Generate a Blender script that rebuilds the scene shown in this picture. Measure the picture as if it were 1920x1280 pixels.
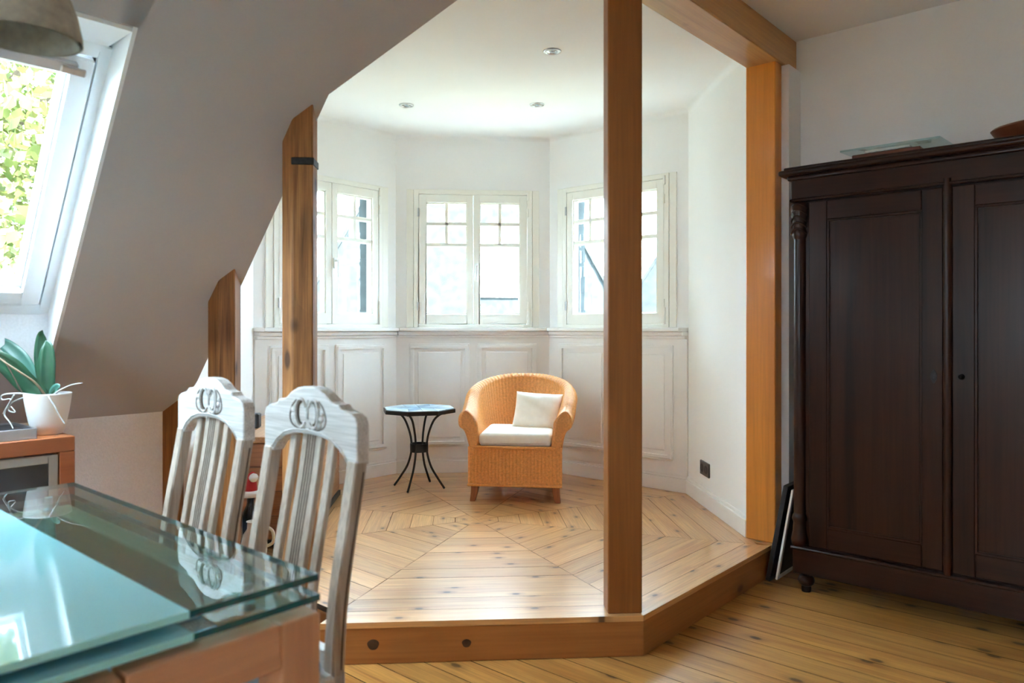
import bpy, bmesh, math, random
import numpy as np
from mathutils import Vector, Matrix

random.seed(7)
np.random.seed(7)
for _o in list(bpy.data.objects):
    bpy.data.objects.remove(_o)
SC = bpy.context.scene
COL = SC.collection
PI = math.pi
S2 = math.sqrt(0.5)

# ------------------------------------------------------------------ camera
cam_d = bpy.data.cameras.new('camera')
cam = bpy.data.objects.new('camera', cam_d)
COL.objects.link(cam)
cam.location = (0, 0, 1.2)
cam.rotation_euler = (PI / 2, 0, math.radians(-3.76))
cam_d.sensor_width = 36
cam_d.lens = 1400 / 1920 * 36
cam_d.shift_y = -25 / 1920
cam_d.clip_start = 0.05
cam_d.clip_end = 300
cam_d.dof.use_dof = True
cam_d.dof.focus_distance = 4.7
cam_d.dof.aperture_fstop = 3.2
SC.camera = cam

# ------------------------------------------------------------------ sky, sun, exposure
world = bpy.data.worlds.new('world')
SC.world = world
world.use_nodes = True
bg = world.node_tree.nodes['Background']
bg.inputs[0].default_value = (0.65, 0.835, 1.0, 1)
bg.inputs[1].default_value = 1.0
sun_d = bpy.data.lights.new('sun', 'SUN')
sun = bpy.data.objects.new('sun', sun_d)
COL.objects.link(sun)
sun_d.energy = 2.2
sun_d.color = (1.0, 0.97, 0.91)
sun_d.angle = 0.01
sun.rotation_euler = Vector((0.46, -0.78, 0.88)).to_track_quat('Z', 'Y').to_euler()
SC.view_settings.view_transform = 'Standard'
SC.view_settings.look = 'None'
SC.view_settings.gamma = 1.0
SC.view_settings.use_curve_mapping = False
SC.view_settings.exposure = 5.6
SC.cycles.use_denoising = True
SC.cycles.max_bounces = 14
SC.cycles.diffuse_bounces = 8
SC.cycles.glossy_bounces = 5
SC.cycles.transparent_max_bounces = 24
SC.cycles.transmission_bounces = 8
SC.cycles.sample_clamp_indirect = 4.0
SC.cycles.caustics_reflective = False
SC.cycles.caustics_refractive = False


# ------------------------------------------------------------------ materials
def new_mat(name):
    m = bpy.data.materials.new(name)
    m.use_nodes = True
    nt = m.node_tree
    b = nt.nodes['Principled BSDF']
    return m, nt, b


def nd(nt, kind, **kw):
    n = nt.nodes.new(kind)
    for k, v in kw.items():
        setattr(n, k, v)
    return n


def ramp(nt, fac, stops):
    r = nd(nt, 'ShaderNodeValToRGB')
    el = r.color_ramp.elements
    while len(el) > 1:
        el.remove(el[-1])
    for i, (p, c) in enumerate(stops):
        e = el[0] if i == 0 else el.new(p)
        e.position = p
        e.color = (*c, 1) if len(c) == 3 else c
    nt.links.new(fac, r.inputs[0])
    return r.outputs[0]


def mixc(nt, fac, a, b, blend='MIX'):
    m = nd(nt, 'ShaderNodeMix', data_type='RGBA', blend_type=blend)
    for sock, val in ((m.inputs[0], fac), (m.inputs[6], a), (m.inputs[7], b)):
        if isinstance(val, bpy.types.NodeSocket):
            nt.links.new(val, sock)
        elif isinstance(val, (tuple, list)):
            sock.default_value = (*val, 1)
        else:
            sock.default_value = val
    return m.outputs[2]


def bump(nt, b, height, strength, dist=0.002):
    bn = nd(nt, 'ShaderNodeBump')
    bn.inputs['Strength'].default_value = strength
    bn.inputs['Distance'].default_value = dist
    nt.links.new(height, bn.inputs['Height'])
    nt.links.new(bn.outputs[0], b.inputs['Normal'])


def plain(name, col, rough=0.5, metal=0.0, coat=0.0, noise=0.0, nscale=20, bump_s=0.0, bscale=200, spec=0.5):
    m, nt, b = new_mat(name)
    b.inputs['Base Color'].default_value = (*col, 1)
    b.inputs['Roughness'].default_value = rough
    b.inputs['Metallic'].default_value = metal
    b.inputs['Coat Weight'].default_value = coat
    b.inputs['Coat Roughness'].default_value = 0.1
    b.inputs['Specular IOR Level'].default_value = spec
    tc = nd(nt, 'ShaderNodeTexCoord')
    if noise:
        n = nd(nt, 'ShaderNodeTexNoise')
        n.inputs['Scale'].default_value = nscale
        n.inputs['Detail'].default_value = 5
        nt.links.new(tc.outputs['Object'], n.inputs['Vector'])
        c = ramp(nt, n.outputs[0], [(0.3, tuple(x * (1 - noise) for x in col)), (0.7, tuple(min(1, x * (1 + noise)) for x in col))])
        nt.links.new(c, b.inputs['Base Color'])
    if bump_s:
        n2 = nd(nt, 'ShaderNodeTexNoise')
        n2.inputs['Scale'].default_value = bscale
        n2.inputs['Detail'].default_value = 3
        nt.links.new(tc.outputs['Object'], n2.inputs['Vector'])
        bump(nt, b, n2.outputs[0], bump_s)
    return m


def wood(name, dark, light, axis='X', grain=1.0, knots=0.0, knot2d=False, kscale=3.2, ksize=0.06, rough=0.35, coat=0.0,
         coat_rough=0.12, vary=0.18, knotcol=(0.06, 0.022, 0.008), bump_s=0.15, fine=0.3, spec=0.5):
    m, nt, b = new_mat(name)
    b.inputs['Specular IOR Level'].default_value = spec
    tc = nd(nt, 'ShaderNodeTexCoord')
    oi = nd(nt, 'ShaderNodeObjectInfo')
    sc = nd(nt, 'ShaderNodeVectorMath', operation='SCALE')
    sc.inputs[0].default_value = (17.3, 31.7, 53.1)
    nt.links.new(oi.outputs['Random'], sc.inputs['Scale'])
    add = nd(nt, 'ShaderNodeVectorMath', operation='ADD')
    nt.links.new(tc.outputs['Object'], add.inputs[0])
    nt.links.new(sc.outputs[0], add.inputs[1])
    v = add.outputs[0]

    def mapped(along, across):
        mp = nd(nt, 'ShaderNodeMapping')
        s = [across] * 3
        s['XYZ'.index(axis)] = along
        mp.inputs['Scale'].default_value = s
        nt.links.new(v, mp.inputs['Vector'])
        return mp.outputs[0]
    n1 = nd(nt, 'ShaderNodeTexNoise')
    n1.inputs['Scale'].default_value = 1.0
    n1.inputs['Detail'].default_value = 6
    n1.inputs['Distortion'].default_value = 0.9
    nt.links.new(mapped(0.9 * grain, 14 * grain), n1.inputs['Vector'])
    n2 = nd(nt, 'ShaderNodeTexNoise')
    n2.inputs['Scale'].default_value = 1.0
    n2.inputs['Detail'].default_value = 4
    nt.links.new(mapped(5 * grain, 160 * grain), n2.inputs['Vector'])
    c = ramp(nt, n1.outputs[0], [(0.28, dark), (0.5, tuple((a + 2 * d) / 3 for a, d in zip(dark, light))), (0.72, light)])
    fg = ramp(nt, n2.outputs[0], [(0.3, (1 - fine,) * 3), (0.65, (1, 1, 1))])
    c = mixc(nt, 1.0, c, fg, 'MULTIPLY')
    if vary:
        hv = nd(nt, 'ShaderNodeHueSaturation')
        mr = nd(nt, 'ShaderNodeMapRange')
        mr.inputs[3].default_value = 1 - vary
        mr.inputs[4].default_value = 1 + vary
        nt.links.new(oi.outputs['Random'], mr.inputs[0])
        nt.links.new(mr.outputs[0], hv.inputs['Value'])
        nt.links.new(c, hv.inputs['Color'])
        c = hv.outputs[0]
    if knots:
        vo = nd(nt, 'ShaderNodeTexVoronoi', voronoi_dimensions='2D' if knot2d else '3D')
        vo.inputs['Scale'].default_value = 1.0
        nt.links.new(mapped(kscale, kscale * 1.9), vo.inputs['Vector'])
        k = ramp(nt, vo.outputs['Distance'], [(0, (1, 1, 1)), (ksize * 0.6, (1, 1, 1)), (ksize, (0.35,) * 3), (ksize * 2.6, (0, 0, 0))])
        sx = nd(nt, 'ShaderNodeSeparateColor')
        nt.links.new(vo.outputs['Color'], sx.inputs[0])
        gt = nd(nt, 'ShaderNodeMath', operation='GREATER_THAN')
        nt.links.new(sx.outputs[0], gt.inputs[0])
        gt.inputs[1].default_value = 1 - knots
        kk = nd(nt, 'ShaderNodeMath', operation='MULTIPLY')
        nt.links.new(k, kk.inputs[0])
        nt.links.new(gt.outputs[0], kk.inputs[1])
        k2 = nd(nt, 'ShaderNodeMath', operation='MULTIPLY')
        nt.links.new(kk.outputs[0], k2.inputs[0])
        k2.inputs[1].default_value = 0.88
        c = mixc(nt, k2.outputs[0], c, knotcol)
    nt.links.new(c, b.inputs['Base Color'])
    b.inputs['Roughness'].default_value = rough
    b.inputs['Coat Weight'].default_value = coat
    b.inputs['Coat Roughness'].default_value = coat_rough
    if bump_s:
        bump(nt, b, n2.outputs[0], bump_s, 0.0008)
    return m


def thin_glass(name, tint=(1, 1, 1), ior=1.5, refl=1.0):
    m, nt, b = new_mat(name)
    nt.nodes.remove(b)
    out = nt.nodes['Material Output']
    tr = nd(nt, 'ShaderNodeBsdfTransparent')
    tr.inputs[0].default_value = (*tint, 1)
    gl = nd(nt, 'ShaderNodeBsdfGlossy')
    gl.inputs['Roughness'].default_value = 0.0
    gl.inputs['Color'].default_value = (refl, refl, refl, 1)
    fr = nd(nt, 'ShaderNodeFresnel')
    fr.inputs['IOR'].default_value = ior
    geo = nd(nt, 'ShaderNodeNewGeometry')
    inv = nd(nt, 'ShaderNodeMath', operation='SUBTRACT')
    inv.inputs[0].default_value = 1.0
    nt.links.new(geo.outputs['Backfacing'], inv.inputs[1])
    mul = nd(nt, 'ShaderNodeMath', operation='MULTIPLY')
    nt.links.new(fr.outputs[0], mul.inputs[0])
    nt.links.new(inv.outputs[0], mul.inputs[1])
    mx = nd(nt, 'ShaderNodeMixShader')
    nt.links.new(mul.outputs[0], mx.inputs[0])
    nt.links.new(tr.outputs[0], mx.inputs[1])
    nt.links.new(gl.outputs[0], mx.inputs[2])
    nt.links.new(mx.outputs[0], out.inputs['Surface'])
    return m


M = {}
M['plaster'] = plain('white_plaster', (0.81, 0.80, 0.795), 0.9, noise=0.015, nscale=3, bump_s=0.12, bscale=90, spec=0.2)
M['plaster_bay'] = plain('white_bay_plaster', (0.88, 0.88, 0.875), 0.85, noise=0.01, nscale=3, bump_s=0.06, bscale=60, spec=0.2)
M['slope_shaded'] = plain('shaded_white_slope', (0.485, 0.475, 0.485), 0.92, noise=0.02, nscale=3, bump_s=0.15, bscale=110, spec=0.15)  # white ceiling greyed, its dimmer light put into the colour
M['woodchip'] = plain('white_woodchip_paper', (0.88, 0.875, 0.90), 0.9, noise=0.04, nscale=120, bump_s=0.55, bscale=160, spec=0.2)
M['white'] = plain('white_gloss_paint', (0.86, 0.855, 0.84), 0.38, noise=0.02, nscale=6, bump_s=0.03, bscale=40)
M['cream'] = plain('cream_window_paint', (0.87, 0.86, 0.80), 0.35, noise=0.02, nscale=8)
M['sashwhite'] = plain('white_lacquered_sash', (0.82, 0.84, 0.86), 0.3)
M['floor'] = wood('pine_floor_old', (0.46, 0.185, 0.042), (0.70, 0.355, 0.095), 'X', 1.0, knots=0.7, knot2d=True, kscale=3.0, ksize=0.085,
                  rough=0.40, coat=0.25, coat_rough=0.2, vary=0.12, spec=0.35)
M['floor_bay'] = wood('pine_floor_lacquered', (0.58, 0.265, 0.09), (0.76, 0.42, 0.165), 'X', 1.0, knots=0.6, knot2d=True, kscale=4.0, ksize=0.075,
                      rough=0.3, coat=0.6, coat_rough=0.13, vary=0.10)
M['knot'] = plain('dark_pine_knot', (0.055, 0.02, 0.008), 0.5, noise=0.4, nscale=60)
M['gap'] = plain('dark_subfloor', (0.03, 0.018, 0.01), 0.9)
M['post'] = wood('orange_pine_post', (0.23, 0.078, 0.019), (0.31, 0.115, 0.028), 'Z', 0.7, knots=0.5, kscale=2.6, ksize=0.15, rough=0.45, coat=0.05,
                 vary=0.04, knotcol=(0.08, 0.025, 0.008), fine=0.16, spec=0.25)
M['post_lit'] = wood('lit_orange_pine', (0.62, 0.205, 0.018), (0.80, 0.295, 0.032), 'Z', 0.7, knots=0.4, kscale=2.2, ksize=0.09, rough=0.4, coat=0.15,  # pine lightened: window light on the right post put into its colour
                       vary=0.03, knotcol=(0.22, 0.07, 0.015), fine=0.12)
M['beam'] = wood('pale_spruce_beam', (0.42, 0.20, 0.065), (0.60, 0.33, 0.12), 'X', 0.7, knots=0.5, kscale=4.5, ksize=0.06, rough=0.4, coat=0.15,
                 vary=0.03, knotcol=(0.09, 0.03, 0.01), fine=0.14)
M['postx'] = wood('orange_pine_beam', (0.31, 0.115, 0.030), (0.44, 0.18, 0.05), 'X', 0.7, knots=0.6, kscale=2.8, ksize=0.13, rough=0.45, coat=0.05, spec=0.25,
                  vary=0.04, knotcol=(0.09, 0.03, 0.01), fine=0.14)
M['old'] = wood('aged_roof_timber', (0.15, 0.05, 0.013), (0.44, 0.19, 0.06), 'Z', 1.3, knots=0.9, kscale=5.0, ksize=0.22, rough=0.65, spec=0.25, vary=0.05,
                knotcol=(0.035, 0.014, 0.006), bump_s=0.4, fine=0.35)
M['mahog'] = wood('dark_mahogany', (0.011, 0.0035, 0.0018), (0.044, 0.0135, 0.006), 'Z', 0.6, rough=0.3, spec=0.2, coat=0.05, coat_rough=0.1, vary=0.05, fine=0.3, bump_s=0.08)
M['mahogx'] = wood('dark_mahogany_rail', (0.011, 0.0035, 0.0018), (0.040, 0.012, 0.0055), 'X', 0.6, rough=0.3, spec=0.2, coat=0.05, coat_rough=0.1, vary=0.05, fine=0.3, bump_s=0.08)
M['limed'] = wood('limed_oak', (0.50, 0.455, 0.42), (0.74, 0.70, 0.67), 'X', 1.6, rough=0.5, coat=0.1, vary=0.06, fine=0.35)
M['limedz'] = wood('limed_oak_upright', (0.34, 0.25, 0.18), (0.56, 0.47, 0.39), 'Z', 1.6, rough=0.5, coat=0.1, vary=0.06, fine=0.35)
M['groove'] = plain('dark_groove', (0.10, 0.065, 0.045), 0.8)
M['beech'] = wood('steamed_beech', (0.60, 0.28, 0.15), (0.72, 0.38, 0.21), 'X', 0.8, rough=0.4, coat=0.1, vary=0.05, fine=0.12)
M['beechz'] = wood('steamed_beech_leg', (0.60, 0.28, 0.15), (0.72, 0.38, 0.21), 'Z', 0.8, rough=0.4, coat=0.1, vary=0.05, fine=0.12)
M['cherry'] = wood('cherry_veneer', (0.27, 0.075, 0.025), (0.36, 0.11, 0.038), 'Y', 0.8, rough=0.35, coat=0.2, vary=0.03, fine=0.1)
M['chest'] = wood('stained_pine_chest', (0.26, 0.09, 0.03), (0.44, 0.18, 0.07), 'X', 1.0, knots=0.4, kscale=3, rough=0.45, coat=0.2, vary=0.12)
M['chesty'] = wood('stained_pine_side', (0.40, 0.18, 0.07), (0.58, 0.30, 0.13), 'Y', 1.0, knots=0.4, kscale=3, rough=0.45, coat=0.2, vary=0.10)
M['legwood'] = wood('reddish_chair_leg', (0.30, 0.09, 0.03), (0.42, 0.14, 0.045), 'Z', 1.0, rough=0.35, coat=0.3, vary=0.04)
M['wicker'] = plain('honey_rattan', (0.80, 0.36, 0.105), 0.42, noise=0.14, nscale=90, coat=0.12)
M['cushion'] = plain('cream_cotton', (0.88, 0.85, 0.79), 0.9, noise=0.03, nscale=30, bump_s=0.25, bscale=700, spec=0.15)
M['bluepad'] = plain('pale_blue_fabric', (0.36, 0.52, 0.66), 0.9, noise=0.05, nscale=60, bump_s=0.2, bscale=600, spec=0.15)
M['iron'] = plain('black_wrought_iron', (0.012, 0.012, 0.013), 0.45, metal=0.3)
M['rust'] = plain('dark_forged_iron', (0.03, 0.024, 0.022), 0.6, metal=0.5, noise=0.4, nscale=60)
M['tile_white'] = plain('white_mosaic_tile', (0.62, 0.72, 0.78), 0.3, noise=0.12, nscale=25)
M['tile_blue'] = plain('slate_blue_mosaic_tile', (0.16, 0.29, 0.42), 0.3, noise=0.25, nscale=25)
M['tile_pale'] = plain('pale_blue_mosaic_tile', (0.34, 0.50, 0.60), 0.3, noise=0.2, nscale=25)
M['glass'] = thin_glass('window_glass', (0.97, 0.985, 0.98), 1.45)
M['tglass'] = thin_glass('clear_table_glass', (0.74, 0.86, 0.86), 1.55)
M['tedge'] = plain('green_glass_edge', (0.006, 0.085, 0.09), 0.08, coat=0.6)
M['frost'] = plain('aqua_backed_glass', (0.31, 0.63, 0.69), 0.04, coat=0.3)
M['frostedge'] = plain('aqua_glass_edge', (0.36, 0.80, 0.80), 0.12)
M['greyglass'] = plain('smoked_grey_glass', (0.045, 0.05, 0.058), 0.12)
M['alu'] = plain('brushed_aluminium', (0.42, 0.42, 0.40), 0.35, metal=0.7)
M['steel'] = plain('brushed_steel', (0.55, 0.55, 0.57), 0.28, metal=0.9)
M['black'] = plain('black_plastic', (0.012, 0.012, 0.014), 0.4)
M['anthracite'] = plain('anthracite_plastic', (0.07, 0.068, 0.066), 0.35)
M['shade'] = plain('grey_felt_shade', (0.37, 0.35, 0.29), 0.85, noise=0.15, nscale=50, bump_s=0.3, bscale=250)
M['shade2'] = plain('brown_clay_shade', (0.24, 0.13, 0.10), 0.7, noise=0.15, nscale=40)
M['pot'] = plain('white_ceramic', (0.80, 0.79, 0.77), 0.35)
M['leafm'] = plain('orchid_leaf', (0.018, 0.07, 0.034), 0.35, noise=0.35, nscale=14)
M['leafpale'] = plain('orchid_leaf_young', (0.06, 0.17, 0.13), 0.35, noise=0.2, nscale=14)
M['stem'] = plain('orchid_stem', (0.24, 0.17, 0.10), 0.6, noise=0.2, nscale=60)
M['root'] = plain('silvery_aerial_root', (0.45, 0.45, 0.43), 0.7, noise=0.2, nscale=60)
M['bark'] = plain('bark_chips', (0.07, 0.045, 0.03), 0.95, noise=0.5, nscale=60, bump_s=0.8, bscale=80)
M['red'] = plain('red_felt', (0.42, 0.02, 0.02), 0.9)
M['fluff'] = plain('white_fluff', (0.82, 0.80, 0.76), 0.95, bump_s=0.8, bscale=120)
M['bottle'] = plain('dark_bottle_glass', (0.010, 0.013, 0.02), 0.06, coat=0.5)
M['straw'] = plain('straw_wrap', (0.45, 0.28, 0.10), 0.8, noise=0.4, nscale=90)
M['jar'] = thin_glass('clear_jar_glass', (0.80, 0.84, 0.84), 1.5)
M['stoneware'] = plain('cream_stoneware', (0.68, 0.62, 0.50), 0.4, noise=0.1, nscale=30)
M['cherrytray'] = plain('red_brown_lacquer', (0.13, 0.035, 0.014), 0.3, noise=0.2, nscale=10, coat=0.3)
M['slate'] = plain('grey_slate', (0.026, 0.031, 0.033), 0.9, noise=0.25, nscale=6, bump_s=0.3, bscale=30, spec=0.05)
M['slatedark'] = plain('dark_slate', (0.085, 0.10, 0.115), 0.6, noise=0.3, nscale=8, bump_s=0.3, bscale=30)
M['render'] = plain('dimmed_render', (0.060, 0.058, 0.052), 0.9, noise=0.05, nscale=2)  # facade colour darkened to hold down the outdoor brightness
M['brickred'] = plain('red_roof_tile', (0.36, 0.13, 0.08), 0.8, noise=0.2, nscale=3)
M['lawn'] = plain('garden_ground', (0.17, 0.18, 0.13), 0.95, noise=0.35, nscale=0.6)
M['trunk'] = plain('tree_bark', (0.10, 0.075, 0.05), 0.9, noise=0.4, nscale=8)
M['opal'] = plain('halogen_reflector', (0.55, 0.55, 0.54), 0.15, metal=0.6)


def leaf_mat(name, a, b_):
    m, nt, b = new_mat(name)
    oi = nd(nt, 'ShaderNodeTexCoord')
    n = nd(nt, 'ShaderNodeTexNoise')
    n.inputs['Scale'].default_value = 2.5
    n.inputs['Detail'].default_value = 4
    nt.links.new(oi.outputs['Object'], n.inputs['Vector'])
    c = ramp(nt, n.outputs[0], [(0.35, a), (0.65, b_)])
    nt.links.new(c, b.inputs['Base Color'])
    b.inputs['Roughness'].default_value = 0.55
    tr = nd(nt, 'ShaderNodeBsdfTranslucent')
    nt.links.new(c, tr.inputs[0])
    mx = nd(nt, 'ShaderNodeMixShader')
    mx.inputs[0].default_value = 0.45
    out = nt.nodes['Material Output']
    nt.links.new(b.outputs[0], mx.inputs[1])
    nt.links.new(tr.outputs[0], mx.inputs[2])
    nt.links.new(mx.outputs[0], out.inputs['Surface'])
    return m


M['leaves'] = leaf_mat('maple_leaves', (0.065, 0.105, 0.025), (0.18, 0.175, 0.06))
M['needles'] = leaf_mat('conifer_needles', (0.02, 0.035, 0.022), (0.035, 0.05, 0.03))


# ------------------------------------------------------------------ mesh helpers
class MB:
    def __init__(self):
        self.v = []
        self.f = []
        self.mi = []

    def add(self, verts, faces, mi=0):
        o = len(self.v)
        self.v += [tuple(p) for p in verts]
        self.f += [tuple(i + o for i in f) for f in faces]
        self.mi += [mi] * len(faces)
        return self

    def box(self, x0, x1, y0, y1, z0, z1, mi=0, mat=None):
        vs = [Vector((x, y, z)) for z in (z0, z1) for y in (y0, y1) for x in (x0, x1)]
        if mat:
            vs = [mat @ p for p in vs]
        return self.add(vs, [(0, 2, 3, 1), (4, 5, 7, 6), (0, 1, 5, 4), (1, 3, 7, 5), (3, 2, 6, 7), (2, 0, 4, 6)], mi)

    def prism(self, poly, z0, z1, mi=0, mat=None):
        """poly: list of (x,y); z0/z1 numbers or callables of (x,y)"""
        area = sum(poly[i][0] * poly[(i + 1) % len(poly)][1] - poly[(i + 1) % len(poly)][0] * poly[i][1] for i in range(len(poly)))
        if area < 0:
            poly = poly[::-1]
        g = lambda z, p: z(*p) if callable(z) else z
        n = len(poly)
        vs = [Vector((p[0], p[1], g(z0, p))) for p in poly] + [Vector((p[0], p[1], g(z1, p))) for p in poly]
        if mat:
            vs = [mat @ p for p in vs]
        fs = [tuple(range(n - 1, -1, -1)), tuple(range(n, 2 * n))]
        fs += [(i, (i + 1) % n, n + (i + 1) % n, n + i) for i in range(n)]
        return self.add(vs, fs, mi)

    def slab_xz(self, poly, y0, y1, mi=0):
        """outline in (x,z), extruded along y"""
        m = Matrix(((1, 0, 0, 0), (0, 0, 1, 0), (0, 1, 0, 0), (0, 0, 0, 1)))
        before = len(self.f)
        self.prism(poly, y0, y1, mi, m)
        for i in range(before, len(self.f)):
            self.f[i] = self.f[i][::-1]
        return self

    def tube(self, path, r, n=8, caps=True, mi=0, closed=False, flat=None):
        P = [Vector(p) for p in path]
        k = len(P)
        rr = r if callable(r) else (lambda t: r)
        rings = []
        up = None
        for i in range(k):
            if closed:
                t = (P[(i + 1) % k] - P[i - 1]).normalized()
            else:
                t = (P[min(i + 1, k - 1)] - P[max(i - 1, 0)]).normalized()
            if up is None:
                a = Vector((0, 0, 1)) if abs(t.z) < 0.9 else Vector((1, 0, 0))
                up = (a - t * a.dot(t)).normalized()
            else:
                up = (up - t * up.dot(t)).normalized()
            s = t.cross(up)
            R = rr(i / (k - 1 if k > 1 else 1))
            ring = []
            for j in range(n):
                an = 2 * PI * j / n
                off = up * math.cos(an) * R + s * math.sin(an) * R
                if flat is not None:
                    ax, fac = flat
                    ax = Vector(ax)
                    off = off - ax * off.dot(ax) * (1 - fac)
                ring.append(P[i] + off)
            rings.append(ring)
        vs = [p for r_ in rings for p in r_]
        fs = []
        for i in range(k if closed else k - 1):
            a, b = i * n, ((i + 1) % k) * n
            fs += [(a + j, a + (j + 1) % n, b + (j + 1) % n, b + j) for j in range(n)]
        if caps and not closed:
            fs += [tuple(range(n - 1, -1, -1)), tuple(range((k - 1) * n, k * n))]
        return self.add(vs, fs, mi)

    def lathe(self, prof, n=24, mi=0, cx=0, cy=0, sx=1, sy=1, cap=True):
        vs = []
        for r, z in prof:
            vs += [(cx + r * sx * math.cos(2 * PI * j / n), cy + r * sy * math.sin(2 * PI * j / n), z) for j in range(n)]
        fs = []
        for i in range(len(prof) - 1):
            a, b = i * n, (i + 1) * n
            fs += [(a + j, a + (j + 1) % n, b + (j + 1) % n, b + j) for j in range(n)]
        if cap:
            fs += [tuple(range(n - 1, -1, -1)), tuple(range((len(prof) - 1) * n, len(prof) * n))]
        return self.add(vs, fs, mi)

    def build(self, name, mat, parent=None, loc=(0, 0, 0), rot=0.0, bevel=0.0, smooth=False, seg=1, angle=0.6):
        me = bpy.data.meshes.new(name)
        me.from_pydata([tuple(p) for p in self.v], [], self.f)
        mats = mat if isinstance(mat, (list, tuple)) else [mat]
        for m in mats:
            me.materials.append(M[m] if isinstance(m, str) else m)
        if len(mats) > 1:
            me.polygons.foreach_set('material_index', self.mi)
        if bevel:
            bm = bmesh.new()
            bm.from_mesh(me)
            bmesh.ops.remove_doubles(bm, verts=bm.verts, dist=1e-6)
            es = [e for e in bm.edges if len(e.link_faces) == 2 and e.calc_face_angle(0) > angle]
            bmesh.ops.bevel(bm, geom=es, offset=bevel, segments=seg, profile=0.5, affect='EDGES', clamp_overlap=True)
            bm.to_mesh(me)
            bm.free()
        if smooth:
            me.polygons.foreach_set('use_smooth', [True] * len(me.polygons))
            if smooth == 'auto':
                me.set_sharp_from_angle(angle=0.7)
        me.update()
        o = bpy.data.objects.new(name, me)
        COL.objects.link(o)
        o.location = loc
        o.rotation_euler = (0, 0, rot) if not isinstance(rot, (tuple, list)) else rot
        if parent:
            o.parent = parent
        return o


def empty(name, loc=(0, 0, 0), rot=0.0, parent=None):
    o = bpy.data.objects.new(name, None)
    o.empty_display_size = 0.1
    COL.objects.link(o)
    o.location = loc
    o.rotation_euler = (0, 0, rot) if not isinstance(rot, (tuple, list)) else rot
    if parent:
        o.parent = parent
    return o


def tag(o, label, cat=None, group=None, kind=None):
    o['label'] = label
    if cat:
        o['category'] = cat
    if group:
        o['group'] = group
    if kind:
        o['kind'] = kind
    return o


def struct(o, label, cat):
    return tag(o, label, cat, kind='structure')


def copy_of(o, parent=None, loc=None, rot=None):
    c = o.copy()
    COL.objects.link(c)
    if parent:
        c.parent = parent
    if loc is not None:
        c.location = loc
    if rot is not None:
        c.rotation_euler = (0, 0, rot) if not isinstance(rot, (tuple, list)) else rot
    return c


def copy_tree(o, parent=None):
    c = o.copy()
    COL.objects.link(c)
    c.parent = parent
    for ch in list(o.children):
        copy_tree(ch, c)
    return c


def smoothstep(x):
    x = max(0.0, min(1.0, x))
    return x * x * (3 - 2 * x)


def catmull(pts, n, closed=False):
    P = [np.array(p, float) for p in pts]
    k = len(P)
    out = []
    segs = k if closed else k - 1
    for i in range(segs):
        p0 = P[(i - 1) % k] if closed or i > 0 else 2 * P[0] - P[1]
        p1 = P[i]
        p2 = P[(i + 1) % k]
        p3 = P[(i + 2) % k] if closed or i + 2 < k else 2 * P[-1] - P[-2]
        for j in range(n):
            t = j / n
            out.append(0.5 * ((2 * p1) + (-p0 + p2) * t + (2 * p0 - 5 * p1 + 4 * p2 - p3) * t ** 2 + (-p0 + 3 * p1 - 3 * p2 + p3) * t ** 3))
    if not closed:
        out.append(P[-1])
    return out


# ------------------------------------------------------------------ layout constants
# bay = regular octagon, world axes; main room turned 45 degrees: local x = v = (1,-1), local y = u = (1,1)
CX, CY, AP = 0.075, 4.102, 1.355
T8 = math.tan(PI / 8)
PZ = 0.15            # platform height
BAYC = 2.60          # bay ceiling
ROOMC = 2.66         # room ceiling
RR = -PI / 4         # rotation of the room frame


def rw(v, u, z=0.0):
    return ((u + v) * S2, (u - v) * S2, z)


def zs(v):
    return 2.0 + 1.08 * (v + 2.33)


SIDES = {'back': 0.0, 'right': -PI / 4, 'right_side': -PI / 2, 'front_right': -3 * PI / 4, 'front': PI,
         'front_left': 3 * PI / 4, 'left_side': PI / 2, 'left': PI / 4}


def side_origin(s, a=AP):
    th = SIDES[s]
    return (CX - math.sin(th) * a, CY + math.cos(th) * a, 0.0), th


# ------------------------------------------------------------------ floors
U0, U1, V0, V1 = -2.8, 3.82, -3.42, 2.2
fl = MB().box(V0 - 0.1, V1 + 0.1, U0 - 0.1, U1 + 0.1, -0.2, -0.0215).build('floor', 'gap', rot=RR)
struct(fl, 'old knotty pine plank floor of the main room', 'floor')
bw = 0.1182
nb = int(round((U1 - U0) / bw))
bw = (U1 - U0) / nb
pk = MB().box(V0, V1, -bw / 2 + 0.0016, bw / 2 - 0.0016, -0.0214, 0)
pk.mi = [0, 0, 1, 1, 1, 1]                          # grimy edges in the joints
plank = pk.build('floorboard', ['floor', 'gap'], fl, (0, U0 + bw / 2, 0))
for i in range(1, nb):
    copy_of(plank, fl, (0, U0 + bw * (i + 0.5), random.uniform(-0.0008, 0)))

def octpoly(af):
    """octagon corners with an apothem per side (order of SIDES)"""
    names = list(SIDES)
    pts = []
    for i, s in enumerate(names):
        t = names[(i + 1) % 8]
        a1, a2 = af[s], af[t]
        n1 = (-math.sin(SIDES[s]), math.cos(SIDES[s]))
        n2 = (-math.sin(SIDES[t]), math.cos(SIDES[t]))
        det = n1[0] * n2[1] - n1[1] * n2[0]
        pts.append((CX + (a1 * n2[1] - a2 * n1[1]) / det, CY + (n1[0] * a2 - n2[0] * a1) / det))
    return pts


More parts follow.
